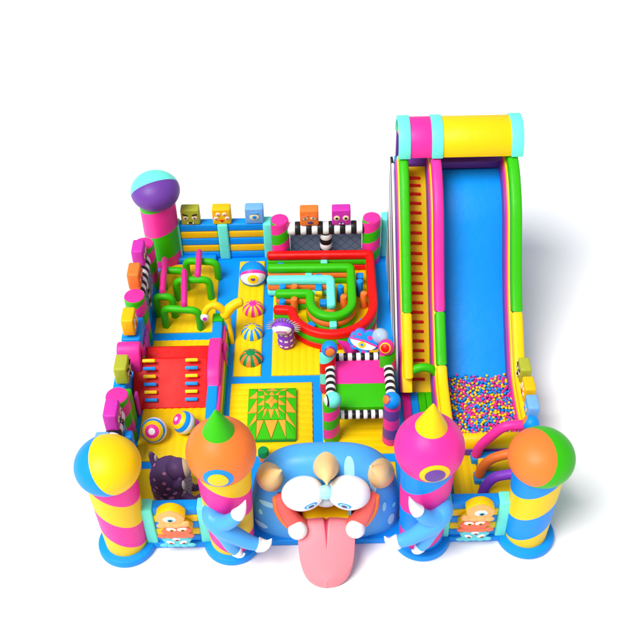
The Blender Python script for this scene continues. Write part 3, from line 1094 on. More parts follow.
# ------------------------------------------------------------------ domes on the middle strip
ed = thing('eye_dome', 'blue dome with one sleepy eye and a heart shaped pupil', 'dome', (-2.56, 11.7, FZ))
ec = V((-2.56, 11.66, FZ + .30))
bm = BM(); ell(bm, ec, (.52, .52, .50), None, 48, 32)
obj('ball', bm, mat('blue'), ed)
ez = V((.04, -.86, .46)).normalized()
bm = BM(); capsule_cap(bm, ec, (.52, .52, .50), ez, 1.05, 1.012, ax=(1.12, .56)); e1 = obj('eye_rim', bm, mat('pink', .4, 0), ed)
bm = BM(); capsule_cap(bm, ec, (.52, .52, .50), V((.04, -.90, .30)), 1.0, 1.03, ax=(1.1, .50)); e2 = obj('eye_white', bm, mat('white', .3, 0), ed)
bm = BM(); capsule_cap(bm, ec, (.52, .52, .50), V((.04, -.90, .33)), .36, 1.05, ax=(1.1, .92)); e3 = obj('iris', bm, mat('yellow', .3, 0), e2)
bm = BM()
hp = []
for k in range(28):
    a = 2 * PI * k / 28
    hp.append((.085 * math.sin(a) ** 3, .07 * (13 * math.cos(a) - 5 * math.cos(2 * a) - 2 * math.cos(3 * a) - math.cos(4 * a)) / 16))
R = aim((.04, -.90, .33))
cpos = ec + V((.02, -.517, .185))
prism(bm, hp, lambda u, v, w: cpos + R @ V((u, v, w)), .02, 0)
obj('pupil', bm, mat('purple', .3, 0), e2)


def dome(c, r, m, label):
    bm = BM()
    lathe(bm, [(r * math.cos(a * PI / 2 / 14) * (.98 if a == 0 else 1), r * .92 * math.sin(a * PI / 2 / 14)) for a in range(14)] + [(0, r * .92)], c, 48)
    return single('striped_dome', bm, m, label, 'dome', c, 'striped domes in a row on the yellow strip')


dome((-2.50, 9.90, FZ + .05), .41, m_gores('gores_pink', ['pink', 'yellow'], 18, .41, 'pink', .14), 'pink and yellow striped dome')
dome((-2.50, 8.66, FZ + .05), .41, m_gores('gores_blue', ['blue', 'yellow'], 18, .41, 'yellow', .14), 'blue and yellow striped dome')
dome((-2.50, 7.36, FZ + .05), .41, m_gores('gores_green', ['darkgreen', 'orange'], 16, .41, 'darkgreen', .16), 'green and orange striped dome')

# ------------------------------------------------------------------ triangle block
tb = thing('triangle_climbing_mat', 'raised square mat patterned with green and orange triangles', 'climbing mat', (-1.7, 4.7, FZ))
X0, X1, Y0, Y1 = -2.52, -.88, 3.58, 5.82
fx = lambda u: X0 + (X1 - X0) * (u - 152) / 255
fy = lambda v: Y1 - (Y1 - Y0) * (v - 332) / 275
bm = BM(); rbox(bm, ((X0 + X1) / 2, (Y0 + Y1) / 2, FZ + .10), (X1 - X0, Y1 - Y0, .17), .05)
obj('mat_base', bm, mat('darkgreen'), tb)
rects = [(152, 332, 407, 607), (202, 357, 352, 515), (240, 387, 313, 463)]
zs = [FZ + .19, FZ + .29, FZ + .35]
tri = {0: BM(), 1: BM()}


def add_tri(pts, k):
    c = sum(pts, V()) / len(pts)
    bm = tri[k]
    lo = [bm.verts.new(c + (p - c) * .965 - V((0, 0, .02))) for p in pts]
    hi = [bm.verts.new(c + (p - c) * .93 + V((0, 0, .022))) for p in pts]
    md = bm.verts.new(c + V((0, 0, .04)))
    n = len(pts)
    for i in range(n):
        bm.faces.new((lo[i], lo[(i + 1) % n], hi[(i + 1) % n], hi[i]))
        bm.faces.new((hi[i], hi[(i + 1) % n], md))


def ring(o, i, zo, zi, k0):
    oc = [V((fx(o[0]), fy(o[3]), zo)), V((fx(o[2]), fy(o[3]), zo)), V((fx(o[2]), fy(o[1]), zo)), V((fx(o[0]), fy(o[1]), zo))]
    ic = [V((fx(i[0]), fy(i[3]), zi)), V((fx(i[2]), fy(i[3]), zi)), V((fx(i[2]), fy(i[1]), zi)), V((fx(i[0]), fy(i[1]), zi))]
    for s_ in range(4):
        a, b, c, d = oc[s_], oc[(s_ + 1) % 4], ic[(s_ + 1) % 4], ic[s_]
        p0, p1, p2 = (a.lerp(b, t) for t in (.20, .5, .80))
        q0, q1 = d.lerp(c, .26), d.lerp(c, .74)
        add_tri([p0, p1, q0], k0); add_tri([p1, p2, q1], k0)
        add_tri([q0, p1, q1], 1 - k0)
        add_tri([p0, q0, d], 1 - k0); add_tri([p2, c, q1], 1 - k0)
        add_tri([a, p0, d], k0); add_tri([p2, b, c], k0)


ring(rects[0], rects[1], zs[0], zs[1], 0)
ring(rects[1], rects[2], zs[1], zs[2], 0)
i = rects[2]
c4 = [V((fx(i[0]), fy(i[3]), zs[2])), V((fx(i[2]), fy(i[3]), zs[2])), V((fx(i[2]), fy(i[1]), zs[2])), V((fx(i[0]), fy(i[1]), zs[2]))]
cen = V((fx(277), fy(425), zs[2] + .06))
for s in range(4):
    a, b = c4[s], c4[(s + 1) % 4]
    mid = a.lerp(b, .5)
    q1, q2 = cen.lerp(a, .38), cen.lerp(b, .38)
    add_tri([q1, mid, q2, cen], 1)
    add_tri([a, mid, q1], 0); add_tri([mid, b, q2], 0)
for k, nm_, c in ((0, 'green_triangles', 'green'), (1, 'orange_triangles', 'amber')):
    bmesh.ops.recalc_face_normals(tri[k], faces=tri[k].faces)
    obj(nm_, tri[k], mat(c, .4, .05), tb, sharp=20)

sp_post = thing('bumper_post', 'short orange post with a green top beside the triangle mat', 'post', (-1.93, 2.92, FZ))
bm = BM(); lathe(bm, [(.16, 0), (.165, .03), (.165, .26)], (-1.93, 2.92, FZ), 28); obj('shaft', bm, mat('orange'), sp_post)
bm = BM(); lathe(bm, [(.175, .255), (.18, .3), (.175, .46), (.15, .5), (0, .51)], (-1.93, 2.92, FZ), 28); obj('top_cap', bm, mat('darkgreen'), sp_post)

# ------------------------------------------------------------------ maze
mz = thing('inflatable_maze', 'inflatable maze of stacked red, green, aqua and orange tube walls', 'maze', (.1, 10.2, FZ))
tr = .155


def maze_wall(pts, cols, name, r=tr, corner=.13):
    path = rounded([(x_, y_, 0) for x_, y_ in pts], corner, 5)
    for k, c in enumerate(cols):
        bm = BM()
        tube(bm, [V((p.x, p.y, FZ + .05 + r + k * r * 1.78)) for p in path], r if k < len(cols) - 1 else r * 1.06, 20, sq=.72)
        obj(name, bm, mat(c), mz)


outer = [(-1.93, 12.2), (1.93, 12.15), (1.93, 9.35)] + [(.40 + 1.53 * math.cos(math.radians(a)), 9.35 - 1.52 * math.sin(math.radians(a))) for a in range(12, 150, 8)] + [(-1.08, 9.12), (-1.62, 9.16)]
maze_wall(outer, ('red', 'green', 'red'), 'outer_wall_tube')
mid = [(-1.9, 11.45), (1.17, 11.40), (1.17, 9.5)] + [(.40 + .77 * math.cos(math.radians(a)), 9.5 - .78 * math.sin(math.radians(a))) for a in range(12, 176, 10)] + [(-.37, 9.5), (-.37, 9.98), (-1.57, 10.0)]
maze_wall(mid, ('green', 'orange', 'green'), 'middle_wall_tube')
maze_wall([(-1.9, 10.78), (.40, 10.74), (.40, 9.3)], ('cyan', 'orange', 'cyan'), 'inner_wall_tube')
for x_, y_, c in ((-1.39, 10.42, 'blue'), (-.95, 10.42, 'orange'), (-1.39, 9.62, 'blue'), (-.96, 9.72, 'orange'), (.76, 10.34, 'blue'), (.87, 9.8, 'orange'), (1.49, 10.62, 'blue'), (1.615, 9.95, 'orange')):
    bm = BM(); lathe(bm, [(.125, 0), (.13, .04), (.13, .70), (.115, .75), (.07, .77), (0, .775)], (x_, y_, FZ + .03), 24)
    obj('maze_post', bm, mat(c), mz)
cg = lambda x_, y_, z_: (x_, y_, z_)
for x_, y_, z_, c, a in ((.18, 11.85, .85, 'cyan', 0), (-.05, 11.1, .78, 'blue', 0), (-.42, 11.10, .85, 'cyan', 0), (-1.5, 11.85, .75, 'blue', 0), (-1.5, 11.12, .75, 'blue', 0),
                         (-.05, 10.35, .72, 'yellow', 0), (.12, 9.9, .6, 'blue', 0), (.45, 8.45, .85, 'cyan', 0), (-.35, 8.7, .6, 'blue', .6), (.22, 8.15, .62, 'blue', 0), (1.52, 8.78, .6, 'blue', -.3),
                         (1.52, 11.2, .72, 'blue', 0), (-.05, 10.48, .8, 'blue', 0), (.22, 9.2, .55, 'blue', 0)):
    bm = BM(); rbox(bm, (x_, y_, z_), (.27, .30, .2), .05, 3, 0, Euler((0, 0, a)).to_matrix())
    obj('maze_block', bm, mat(c), mz)

# ------------------------------------------------------------------ purple worm with lashes
pw = thing('eyelash_worm', 'purple worm toy with one lashed eye beside the maze', 'toy creature', (-1.25, 8.05, FZ))
o = V((-1.25, 8.05, FZ))
bm = BM(); lathe(bm, [(p.x if p.x > 0 else 0, p.z) for p in smooth_path([(.22, 0, 0), (.30, 0, .15), (.31, 0, .4), (.28, 0, .7), (.24, 0, .95), (.1, 0, 1.05), (0, 0, 1.06)], 4)], o, 32)
obj('body', bm, m_dashes('purple_white_dashes', 'violet', 'white', 9, .26, .3), pw)
hc = o + V((-.08, -.15, 1.12))
LR = Euler((0, .16, 0)).to_matrix()
bm = BM(); ell(bm, hc, (.40, .32, .30), LR); hd = obj('head', bm, mat('violet', .45, .06), pw)
bm = BM(); capsule_cap(bm, hc, (.40, .32, .30), (-.15, -.85, .25), .95, 1.03, ax=(1.05, .62)); e = obj('eyeball', bm, mat('white', .3, 0), hd)
bm = BM(); capsule_cap(bm, hc, (.40, .32, .30), (-.12, -.93, .02), .46, 1.05, ax=(1.1, .62)); obj('iris', bm, mat('lilac', .3, 0), e)
bm = BM(); capsule_cap(bm, hc, (.40, .32, .30), (-.10, -.93, -.08), .24, 1.07, ax=(1.1, .62)); obj('pupil', bm, mat('grey', .3, 0), e)
bm = BM()
for k in range(17):
    a = math.radians(-18 + 216 * k / 16)
    p = hc + LR @ V((.41 * math.cos(a), -.05, .30 * math.sin(a) + .02))
    q = hc + LR @ V((.62 * math.cos(a), -.10, .46 * math.sin(a) + .05))
    tube(bm, [p, p.lerp(q, .5), q], [.028, .02, .006], 6)
obj('eyelashes', bm, mat('grey', .5, 0), hd)


# ------------------------------------------------------------------ bridge platform
DZ = 1.40
pf = thing('play_platform', 'raised play platform with a pink and green deck and striped rails', 'platform', (1.27, 5.1, FZ))
for y0, y1, c, nm_ in ((5.12, 6.18, 'pink', 'pink_deck'), (4.08, 5.115, 'green', 'green_deck')):
    bm = BM(); rbox(bm, (1.27, (y0 + y1) / 2, DZ - .11), (1.78, y1 - y0, .22), .03)
    obj(nm_, bm, mat(c), pf)
for a, b, n_, k in (((.45, 3.86, DZ - .12), (2.06, 3.86, DZ - .12), 13, 1), ((.45, 6.30, DZ + .02), (2.06, 6.30, DZ + .02), 11, 1), ((.28, 4.1, DZ + .18), (.28, 5.66, DZ + .18), 11, 0), ((2.23, 4.1, DZ + .18), (2.23, 5.66, DZ + .18), 11, 0)):
    bm = BM(); stripe_tube(bm, a, b, .165 if k == 0 else .15, n_, k)
    obj('striped_rail', bm, BW, pf)


def post(x_, y_, r, zt, m, hr, hc_, mball, label, eyes):
    t = thing('eyeball_post', label, 'post', (x_, y_, FZ), 'posts with eyeball tops round the platform')
    bm = BM(); lathe(bm, [(r * .93, 0), (r, .05), (r, zt - .08), (r * .95, zt - .02), (r * .7, zt), (0, zt)], (x_, y_, FZ), 32)
    obj('shaft', bm, m, t)
    hc_ = V(hc_)
    bm = BM(); ell(bm, hc_, hr, None, 36, 24); b = obj('ball_top', bm, mball, t)
    for nm_, d, an, k, c in eyes:
        bm = BM(); capsule_cap(bm, hc_, hr, d, an, k); obj(nm_, bm, mat(c, .35, 0), b)
    return t


post(.28, 3.72, .27, 1.85, m_bands('post_pink_green', ['pink', 'green'], .86, helix=-1, offset=.3), .27, (.33, 3.68, 2.22), mat('cyan'), 'pink and green post with an aqua eyeball top', (('eye_rim', (-.95, -.25, .1), .85, 1.02, 'black'), ('eyeball', (-.97, -.2, .12), .66, 1.05, 'white')))
post(2.20, 3.58, .27, 1.95, m_bands('post_pink_purple', ['pink', 'purple'], .92, offset=.10), .28, (2.17, 3.50, 2.34), mat('blue'), 'purple and pink banded post with a blue eyeball top', (('eye_rim', (-.72, -.35, .62), .62, 1.02, 'purple'), ('iris', (-.80, -.35, .58), .5, 1.04, 'orange')))
post(.20, 5.86, .27, 1.95, m_bands('post_aqua_red', ['cyan', 'red'], 1.0, helix=-1, offset=.1), .275, (.27, 5.8, 2.36), mat('blue'), 'aqua and red post with a blue eyeball top and orange pupil', (('eye_rim', (.05, -.90, .38), .72, 1.02, 'purple'), ('iris', (.05, -.95, .28), .56, 1.04, 'orange')))
post(2.20, 5.86, .27, 1.9, m_bands('post_green_pink', ['green', 'pink'], 1.1, helix=-1, offset=.5), .27, (2.14, 5.8, 2.38), mat('pink'), 'green and pink post with a pink eyeball top and red pupil', (('eye_rim', (-.23, -.77, .6), .72, 1.02, 'yellow'), ('iris', (-.23, -.77, .6), .54, 1.04, 'red')))

# ------------------------------------------------------------------ blue petal eye creature behind the platform
pe = thing('petal_eye_creature', 'blue petal shaped creature with a wide white eye behind the platform', 'toy creature', (1.45, 6.75, FZ))
N0 = V((-.05, -.80, .60)).normalized()
R = aim(N0)
cc = V((1.42, 6.60, 1.78))
fr_ = lambda u, v, w: cc + R @ (Matrix.Rotation(-.30, 3, 'Z') @ V((u * .84, v * .84, w)))


def lobes(cs, n=20):
    """Outline of a union of circles seen from the origin."""
    out = []
    for k in range(90):
        a = 2 * PI * k / 90
        d = V((math.cos(a), math.sin(a)))
        best = .05
        for (x_, y_, r) in cs:
            b_ = d.x * x_ + d.y * y_
            disc = b_ * b_ - (x_ * x_ + y_ * y_ - r * r)
            if disc >= 0: best = max(best, b_ + math.sqrt(disc))
        out.append((d.x * best, d.y * best))
    return out


L0 = [(-.46, .16, .13), (-.25, .28, .22), (.17, .30, .27), (.40, .05, .2), (-.3, -.2, .17), (.12, -.3, .17), (-.5, -.06, .13), (0, 0, .34)]
bm = BM(); prism(bm, lobes([(x_, y_, r + .035) for x_, y_, r in L0]), lambda u, v, w: fr_(u + .03, v + .03, w - .16), .15, .04)
obj('petal_edge', bm, mat('violet'), pe)
bm = BM(); prism(bm, lobes(L0), lambda u, v, w: fr_(u, v, w - .03), .06, .02)
pt = obj('petals', bm, mat('blue'), pe)
bm = BM()
for (x_, y_, r) in ((-.25, .30, .07), (.20, .30, .10), (-.3, -.22, .07), (.12, -.33, .07), (-.46, .17, .05)):
    prism(bm, [(x_ + r * math.cos(a * PI / 10), y_ + r * .85 * math.sin(a * PI / 10)) for a in range(20)], lambda u, v, w: fr_(u, v, w + .02), .025, 0)
obj('spots', bm, mat('pink', .4, 0), pt)
hm = [(.55 * math.cos(math.radians(a)), .30 * math.sin(math.radians(a)) + .06) for a in range(180, 361, 9)] + [(.3, .08), (0, .1), (-.3, .08)]
bm = BM(); prism(bm, hm, lambda u, v, w: fr_(u, v, w + .03), .05, .015); ew = obj('eye_white', bm, mat('white', .3, 0), pe)
bm = BM(); tube(bm, [fr_(-.56, .06, .07), fr_(0, .115, .08), fr_(.56, .06, .07)], .03, 10); obj('eyelid', bm, mat('pink', .4, 0), pe)
for nm_, r, w0, c in (('iris', .15, .075, 'yellow'), ('pupil', .06, .095, 'blue')):
    bm = BM(); prism(bm, [(-.03 + r * math.cos(a * PI / 14), -.06 + r * .9 * math.sin(a * PI / 14)) for a in range(28)], lambda u, v, w: fr_(u, v, w + w0), .02, .004, 1); obj(nm_, bm, mat(c, .3, 0), ew)
bm = BM(); tube(bm, smooth_path([(1.3, 6.95, FZ), (1.2, 6.9, .8), (1.05, 6.75, 1.35), (.78, 6.62, 1.72), (.55, 6.55, 1.98)], 5), [.3] * 8 + [.25] * 5 + [.18, .15, .12, .1, .08, .06, .05, .03], 16)
obj('stalk', bm, mat('deeppink'), pe)
gl, glnt, glb = principled('clear_bubble', .12, 0)
glb.inputs['Base Color'].default_value = (.62, .80, .90, 1)
glb.inputs['Alpha'].default_value = .55
bm = BM(); ell(bm, (2.0, 6.75, 1.95), (.28, .28, .28), None, 32, 22)
single('clear_bubble', bm, gl, 'clear pale bubble behind the blue petal creature', 'bubble', (2.02, 6.78, 1.6))

# ------------------------------------------------------------------ big slide
sl = thing('tall_slide', 'tall slide with blue lane, red rung ladder lane and pink and yellow hood', 'slide', (4.65, 9, 0))
SL = .985
lz = lambda y: FZ + (y - 5.6) * SL


def profile(kind):
    """Floor line of a lane seen from the side, from top to bottom."""
    if kind == 'ladder':
        return [(11.25, 5.70), (10.6, 5.42), (9.8, 4.66), (8.9, 3.62), (8.0, 2.66), (7.2, 1.86), (6.6, 1.26), (6.0, lz(6.0)), (5.58, FZ + .03)]
    return [(11.25, 5.58), (10.5, 5.44), (9.75, 4.92), (9.0, 3.92), (8.3, 3.00), (7.6, 2.26), (6.8, 1.62), (6.2, 1.12), (5.8, .84), (5.5, .70), (5.0, .55), (4.0, .45), (3.2, .42)]


def offset(P, h, full=None):
    """Shift a side-view line along its smoothed normal."""
    full = full or P

    def z_at(y):
        y = min(max(y, full[-1][0]), full[0][0])
        for (a, za), (b, zb) in zip(full, full[1:]):
            if a >= y >= b and a > b: return za + (zb - za) * (y - a) / (b - a)
        return full[-1][1]
    out = []
    for y_, z_ in P:
        a, b = min(y_ + .32, full[0][0]), max(y_ - .32, full[-1][0])
        d = V((b - a, z_at(b) - z_at(a))).normalized()
        out.append((y_ + d.y * h, z_ - d.x * h))
    return out


def band(P, h0, h1, x0, x1, c, name, bev=.045, full=None):
    A, B = offset(P, h0, full), offset(P, h1, full)
    bm = BM(); prism(bm, A + B[::-1], YZ(x0), x1 - x0, bev, 3)
    return obj(name, bm, mat(c), sl)


def cutp(P, y_hi, y_lo):
    """The piece of a profile between two Y values (descending Y)."""
    out = []
    y_hi, y_lo = min(y_hi, P[0][0]), max(y_lo, P[-1][0])
    def at(y):
        for (a, za), (b, zb) in zip(P, P[1:]):
            if a >= y >= b and a != b: return (y, za + (zb - za) * (y - a) / (b - a))
        return P[-1]
    out.append(at(y_hi)); out += [p for p in P if y_lo + .05 < p[0] < y_hi - .05]; out.append(at(y_lo))
    return out


PL = [p for p in profile('ladder') if p[0] < 11.3]
PS = [p for p in profile('slide') if p[0] < 11.3]
PL = [(p.y, p.z) for p in rounded([(0, a, b) for a, b in PL], .6)]
PS = [(p.y, p.z) for p in rounded([(0, a, b) for a, b in PS], .6)]


def lad_z(y):
    for (a, za), (b, zb) in zip(PL, PL[1:]):
        if a >= y >= b and a > b: return za + (zb - za) * (y - a) / (b - a)
    return PL[-1][1]


# floors
band(PL, -.2, 0, 3.02, 3.84, 'yellow', 'ladder_lane', .02)
band(cutp(PS, 11.2, 5.5), -.2, 0, 4.10, 6.36, 'blue', 'slide_lane', .02)
# side walls, bands stacked from the lane up to the rail
WL, WM, WR = (2.72, 3.04), (3.79, 4.14), (6.34, 6.72)
PLw = cutp(PL, 11.2, 5.62)
for (x0, x1), P, splits in ((WL, PLw, ((11.2, 7.55, 'green'), (7.55, 5.98, 'yellow'))),
                            (WM, cutp(PS, 11.2, 3.3), ((11.2, 7.5, 'pink'), (7.5, 6.0, 'green'), (6.0, 3.3, 'yellow'))),
                            (WR, cutp(PS, 11.2, 3.3), ((11.2, 7.45, 'green'), (7.45, 3.3, 'yellow')))):
    band(P, -.25, .34, x0 - .09, x1 - .045, 'purple', 'side_band')
    band(P, .345, .60, x0 - .06, x1 - .03, 'pink', 'side_band')
    band(P, .605, .82, x0 - .03, x1 - .015, 'yellow', 'side_band')
    for a, b, c in splits:
        hi = 1.15
        Q = cutp(P, a, b + .004)
        band(Q, .825, hi + (.03 if c != 'yellow' else 0), x0, x1, c, 'rail', .11, P)
# rungs
for k in range(22):
    y_ = 10.80 - k * .2315
    bm = BM()
    z_ = lad_z(y_)
    tube(bm, [(3.06, y_, z_ + .035), (3.26, y_, z_ + .05), (3.5, y_, z_ + .035)], .05, 10)
    obj('rung', bm, mat('red'), sl)
# outer side panels with their curved stripes
PAN, pnt, pb = principled('panel_black_white', .45, .04)
x, y, z = xyz(pnt)
w_ = math_node(pnt, 'MULTIPLY', math_node(pnt, 'SUBTRACT', math_node(pnt, 'SUBTRACT', z, .25), math_node(pnt, 'MULTIPLY', math_node(pnt, 'ADD', y, 3.4), .985)), .712)
f_ = math_node(pnt, 'FRACT', math_node(pnt, 'DIVIDE', math_node(pnt, 'ADD', w_, 21.1), 2.1))
ramp(pnt, pb, f_, [(0, 'white'), (.12, 'steel'), (.32, 'white'), (.48, 'black'), (.72, 'white')])
for x0, x1 in ((2.60, 2.70), (6.73, 6.80)):
    bm = BM(); prism(bm, [(5.9, .02), (12.55, .02), (12.5, 5.3), (11.6, 5.5), (11.2, 5.45), (6.3, .70), (5.9, .3)], YZ(x0), x1 - x0, .03)
    obj('side_panel', bm, PAN, sl)
bm = BM(); rbox(bm, (4.72, 12.0, 2.7), (3.95, 1.0, 5.36), .08); obj('tower_block', bm, mat('blue'), sl)
bm = BM(); rbox(bm, (4.72, 12.3, 6.2), (3.9, .2, 1.5), .05); obj('back_board', bm, mat('purple'), sl)
bm = BM(); rbox(bm, (4.72, 11.62, 5.7), (3.6, .7, .3), .05); obj('top_step', bm, mat('purple'), sl)
# hood
hc_ = (11.22, 6.72)


def hood(x0, x1, r, c, name):
    outer_ = [(hc_[0] + r * math.cos(math.radians(a)), hc_[1] + r * math.sin(math.radians(a)) * (1.0)) for a in range(183, -4, -6)]
    inner_ = [(hc_[0] + (r - .13) * math.cos(math.radians(a)), hc_[1] + (r - .13) * math.sin(math.radians(a))) for a in range(-3, 184, 6)]
    bm = BM(); prism(bm, outer_ + inner_, YZ(x0), x1 - x0, .025, 2)
    obj(name, bm, mat(c), sl)


hood(3.08, 3.82, .86, 'pink', 'hood_cover'); hood(4.16, 6.46, .86, 'yellow', 'hood_cover')
for x0, x1 in ((2.70, 3.10), (3.80, 4.18), (6.44, 6.84)): hood(x0, x1, .91, 'cyan', 'hood_band')
for x0, x1 in ((2.76, 3.02), (3.84, 4.1), (6.4, 6.68)):
    for k, c in enumerate(('green', 'yellow', 'pink')):
        r1, r0 = .76 - k * .1, .765 - (k + 1) * .1
        bm = BM()
        prism(bm, [(hc_[0] + r1 * math.cos(math.radians(a)), hc_[1] - .02 + r1 * math.sin(math.radians(a))) for a in range(180, -1, -10)] + [(hc_[0] + r0 * math.cos(math.radians(a)), hc_[1] - .02 + r0 * math.sin(math.radians(a))) for a in range(0, 181, 10)], YZ(x0 + .01 * k), x1 - x0 - .02 * k, .015, 2)
        obj('hood_trim', bm, mat(c), sl)
# ladder entry arch and landing mat
bm = BM(); tube(bm, arc((3.38, 5.55, 1.12), .50, 4, 176, 18, 'XZ', .52), .145, 18)
single('entry_hoop', bm, mat('green'), 'green hoop over the bottom of the ladder lane', 'hoop', (3.3, 5.62, FZ))
lm = thing('landing_mat', 'striped landing mat in pink, blue and green at the foot of the ladder', 'mat', (3.25, 4.9, FZ))
for x0, x1, c in ((2.72, 3.0, 'deeppink'), (3.0, 3.26, 'blue'), (3.26, 3.52, 'green'), (3.52, 3.84, 'green')):
    bm = BM(); rbox(bm, ((x0 + x1) / 2, 4.75, FZ + .06), (x1 - x0 - .006, 1.7, .12), .03); obj('mat_strip', bm, mat(c), lm)

# ------------------------------------------------------------------ ball pit, steps, hoops
bm = BM(); rbox(bm, (5.24, 4.55, .50), (2.2, 2.7, .46), .05)
single('ball_pit_bed', bm, mat('blue'), 'blue padded bed under the loose balls at the slide foot', 'pit bed', (5.24, 4.55, FZ))
bm = BM(); tube(bm, [(4.32, 3.16, FZ + .42), (5.3, 3.16, FZ + .42), (6.3, 3.16, FZ + .42)], .26, 24)
for v in bm.verts: v.co.z = FZ + .36 + (v.co.z - FZ - .42) * 1.42
single('pit_wall', bm, mat('yellow'), 'round yellow pit wall between the loose balls and the steps', 'pit wall', (5.3, 3.06, FZ))
sb = thing('climbing_steps', 'yellow and blue padded steps leading up to the ball pit', 'steps', (5.5, 1.9, FZ))
for x0, x1, y0, y1, zt, c in ((4.35, 6.35, 2.86, 3.0, .58, 'purple'), (4.72, 6.35, 2.50, 2.855, .54, 'blue'), (4.90, 6.35, 2.10, 2.495, .66, 'yellow'), (4.72, 6.35, 1.70, 2.095, .50, 'blue'), (4.94, 6.35, 1.18, 1.695, .58, 'yellow'), (4.76, 6.35, .80, 1.175, .44, 'blue')):
    bm = BM(); rbox(bm, ((x0 + x1) / 2, (y0 + y1) / 2, (FZ + zt) / 2 + .004), (x1 - x0, y1 - y0 - .006, zt - FZ), .05); obj('step', bm, mat(c), sb)


def half_hoop(y_, zf, zt, c, label):
    bm = BM(); tube(bm, smooth_path([(4.88, y_, zf), (4.95, y_, zf + .40), (5.18, y_, zf + .80), (5.6, y_, zt - .10), (6.05, y_, zt), (6.45, y_, zt - .02)], 5), .155, 20)
    return single('half_hoop', bm, mat(c), label, 'hoop', (5.0, y_, FZ), 'coloured half hoops over the steps')


half_hoop(2.70, .53, 1.98, 'pink', 'pink half hoop over the step closest to the ball pit')
half_hoop(1.92, .50, 1.62, 'orange', 'orange half hoop over the middle step, partly behind the orange ball top')
half_hoop(1.18, .56, 1.60, 'violet', 'purple half hoop over the step closest to the front panel')
bm = BM(); rbox(bm, (6.58, 1.9, FZ + .62), (.36, 2.5, 1.24), .07)
for_wall = single('inflatable_wall', bm, mat('green'), 'short green side wall behind the orange and green topped tower', 'inflatable wall', (6.58, 1.9, FZ))
bm = BM(); rbox(bm, (6.72, 2.22, 1.65), (.42, .5, .36), .06)
single('padded_block', bm, mat('olive'), 'small lime block on the side wall, peeping over the orange and green ball top', 'block', (6.72, 2.22, 1.48))
bb = thing('blue_knob', 'small blue ball with an orange face on the wall where the pink hoop ends', 'ball', (6.38, 2.55, 1.6))
bm = BM(); ell(bm, (6.40, 2.58, 2.20), .26, None, 32, 22); b_ = obj('ball', bm, mat('blue'), bb)
bm = BM(); capsule_cap(bm, (6.40, 2.58, 2.20), .26, (-.8, .35, .3), .7, 1.02); obj('face_patch', bm, mat('orange'), b_)
bm = BM(); lathe(bm, [(.12, 0), (.12, .7)], (6.42, 2.58, 1.3), 20); obj('stem', bm, mat('blue'), bb)
bm = BM(); rbox(bm, (3.9, 1.75, FZ + .3), (.16, 2.2, .6), .05)  # blue wall in shade; the shade is put into its dark base colour
single('low_divider', bm, mat('shadedblue'), 'low blue divider with shade in its dark colour, beside the climbing steps', 'divider', (3.9, 1.75, FZ))

# balls: the nearest three hundred as objects, the rest as one heap
BR = .046
spots = []
cell = {}
tries = 0
while tries < 42000:
    tries += 1
    y_ = random.uniform(3.28, 5.8)
    x_ = random.uniform(4.14 + BR, 6.34 - BR)
    zb = .74 + max(0, y_ - 5.7) * .55
    z_ = zb + BR + random.choice((0, 0, .06, .11)) + .05 * math.sin(x_ * 3) * math.sin(y_ * 2.3)
    if y_ > 5.55 and random.random() < (y_ - 5.55) / .28: continue
    k = (int(x_ / .1), int(y_ / .1), int(z_ / .1))
    ok = True
    for a in (-1, 0, 1):
        for b in (-1, 0, 1):
            for c in (-1, 0, 1):
                for q in cell.get((k[0] + a, k[1] + b, k[2] + c), ()):
                    if (q[0] - x_) ** 2 + (q[1] - y_) ** 2 + (q[2] - z_) ** 2 < (1.86 * BR) ** 2: ok = False
    if ok:
        p = (x_, y_, z_); cell.setdefault(k, []).append(p); spots.append(p)
spots.sort(key=lambda p: (p[1] - 1.1 * (p[2] - .8)))
pal = ['pink', 'yellow', 'blue']
cols = [random.choice(pal) for _ in spots]
bms = {}
for c in pal:
    bm = BM(); bmesh.ops.create_icosphere(bm, subdivisions=3, radius=BR)
    me = bpy.data.meshes.new('pit_ball'); bm.to_mesh(me); bm.free()
    for p in me.polygons: p.use_smooth = True
    me.materials.append(mat(c, .35, 0)); bms[c] = me
shown = [i for i, p in enumerate(spots) if p[2] > .80][:300]
sset = set(shown)
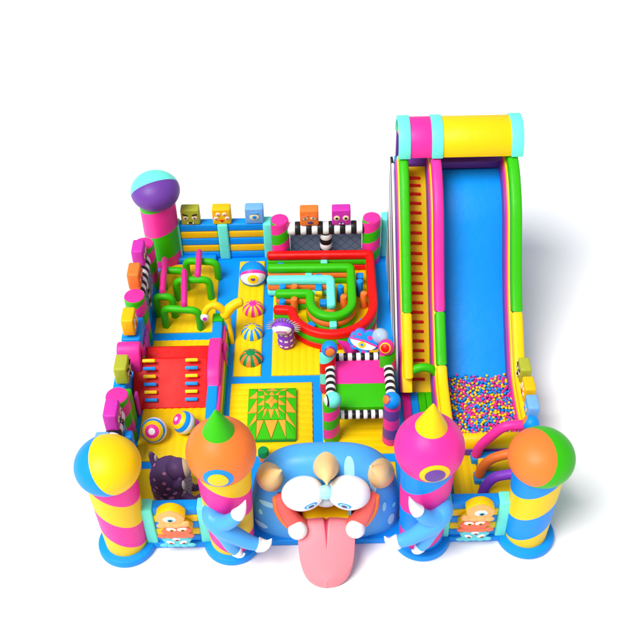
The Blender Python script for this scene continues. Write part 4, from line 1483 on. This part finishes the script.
for i in shown:
    o_ = bpy.data.objects.new('pit_ball', bms[cols[i]]); COL.objects.link(o_); o_.location = spots[i]
    tag(o_, '%s plastic ball lying in the front part of the ball pit' % cols[i], 'ball', 'loose %s balls in the front part of the ball pit' % cols[i])
bm = BM()
for i, p in enumerate(spots):
    if i in sset: continue
    r_ = bmesh.ops.create_icosphere(bm, subdivisions=2, radius=BR)
    bmesh.ops.translate(bm, vec=V(p), verts=r_['verts'])
    mi = pal.index(cols[i])
    for f in {f for v in r_['verts'] for f in v.link_faces}: f.material_index = mi
tag(obj('pit_balls', bm, [mat(c, .35, 0) for c in pal], None, (5.2, 5, .7)), 'heap of pink, yellow and blue plastic balls filling the pit below the slide', 'ball heap', kind='stuff')

# ------------------------------------------------------------------ light, world, camera
w = bpy.data.worlds.new('World'); scene.world = w; w.use_nodes = True
bg = w.node_tree.nodes['Background']
bg.inputs['Color'].default_value = (.80, .88, 1.0, 1)
bg.inputs['Strength'].default_value = 0.52
ld = bpy.data.lights.new('softbox', 'AREA'); ld.shape = 'DISK'; ld.size = 112; ld.energy = 545000; ld.color = (1, .97, .93)
lo = bpy.data.objects.new('softbox', ld); COL.objects.link(lo)
lo.location = V((0, 6, 0)) + V((-.46, -.40, .95)).normalized() * 200
lo.rotation_euler = (V((0, 6, 0)) - lo.location).to_track_quat('-Z', 'Y').to_euler()

cd = bpy.data.cameras.new('camera'); cam = bpy.data.objects.new('camera', cd); COL.objects.link(cam)
cd.sensor_width = 36; cd.lens = 56.25; cd.clip_end = 500
p_, r_ = math.radians(44), math.radians(1.2)
R0 = V((1, 0, 0)); F = V((0, math.cos(p_), -math.sin(p_))); U0 = V((0, math.sin(p_), math.cos(p_)))
Rv = R0 * math.cos(r_) - U0 * math.sin(r_); Uv = R0 * math.sin(r_) + U0 * math.cos(r_)
M = Matrix((Rv, Uv, -F)).transposed().to_4x4(); M.translation = V((-.024, -17.251, 25.949))
cam.matrix_world = M
scene.camera = cam
scene.view_settings.view_transform = 'Standard'
scene.view_settings.look = 'None'
scene.view_settings.exposure = 0
scene.view_settings.gamma = 1
scene.cycles.max_bounces = 8
scene.cycles.use_denoising = True
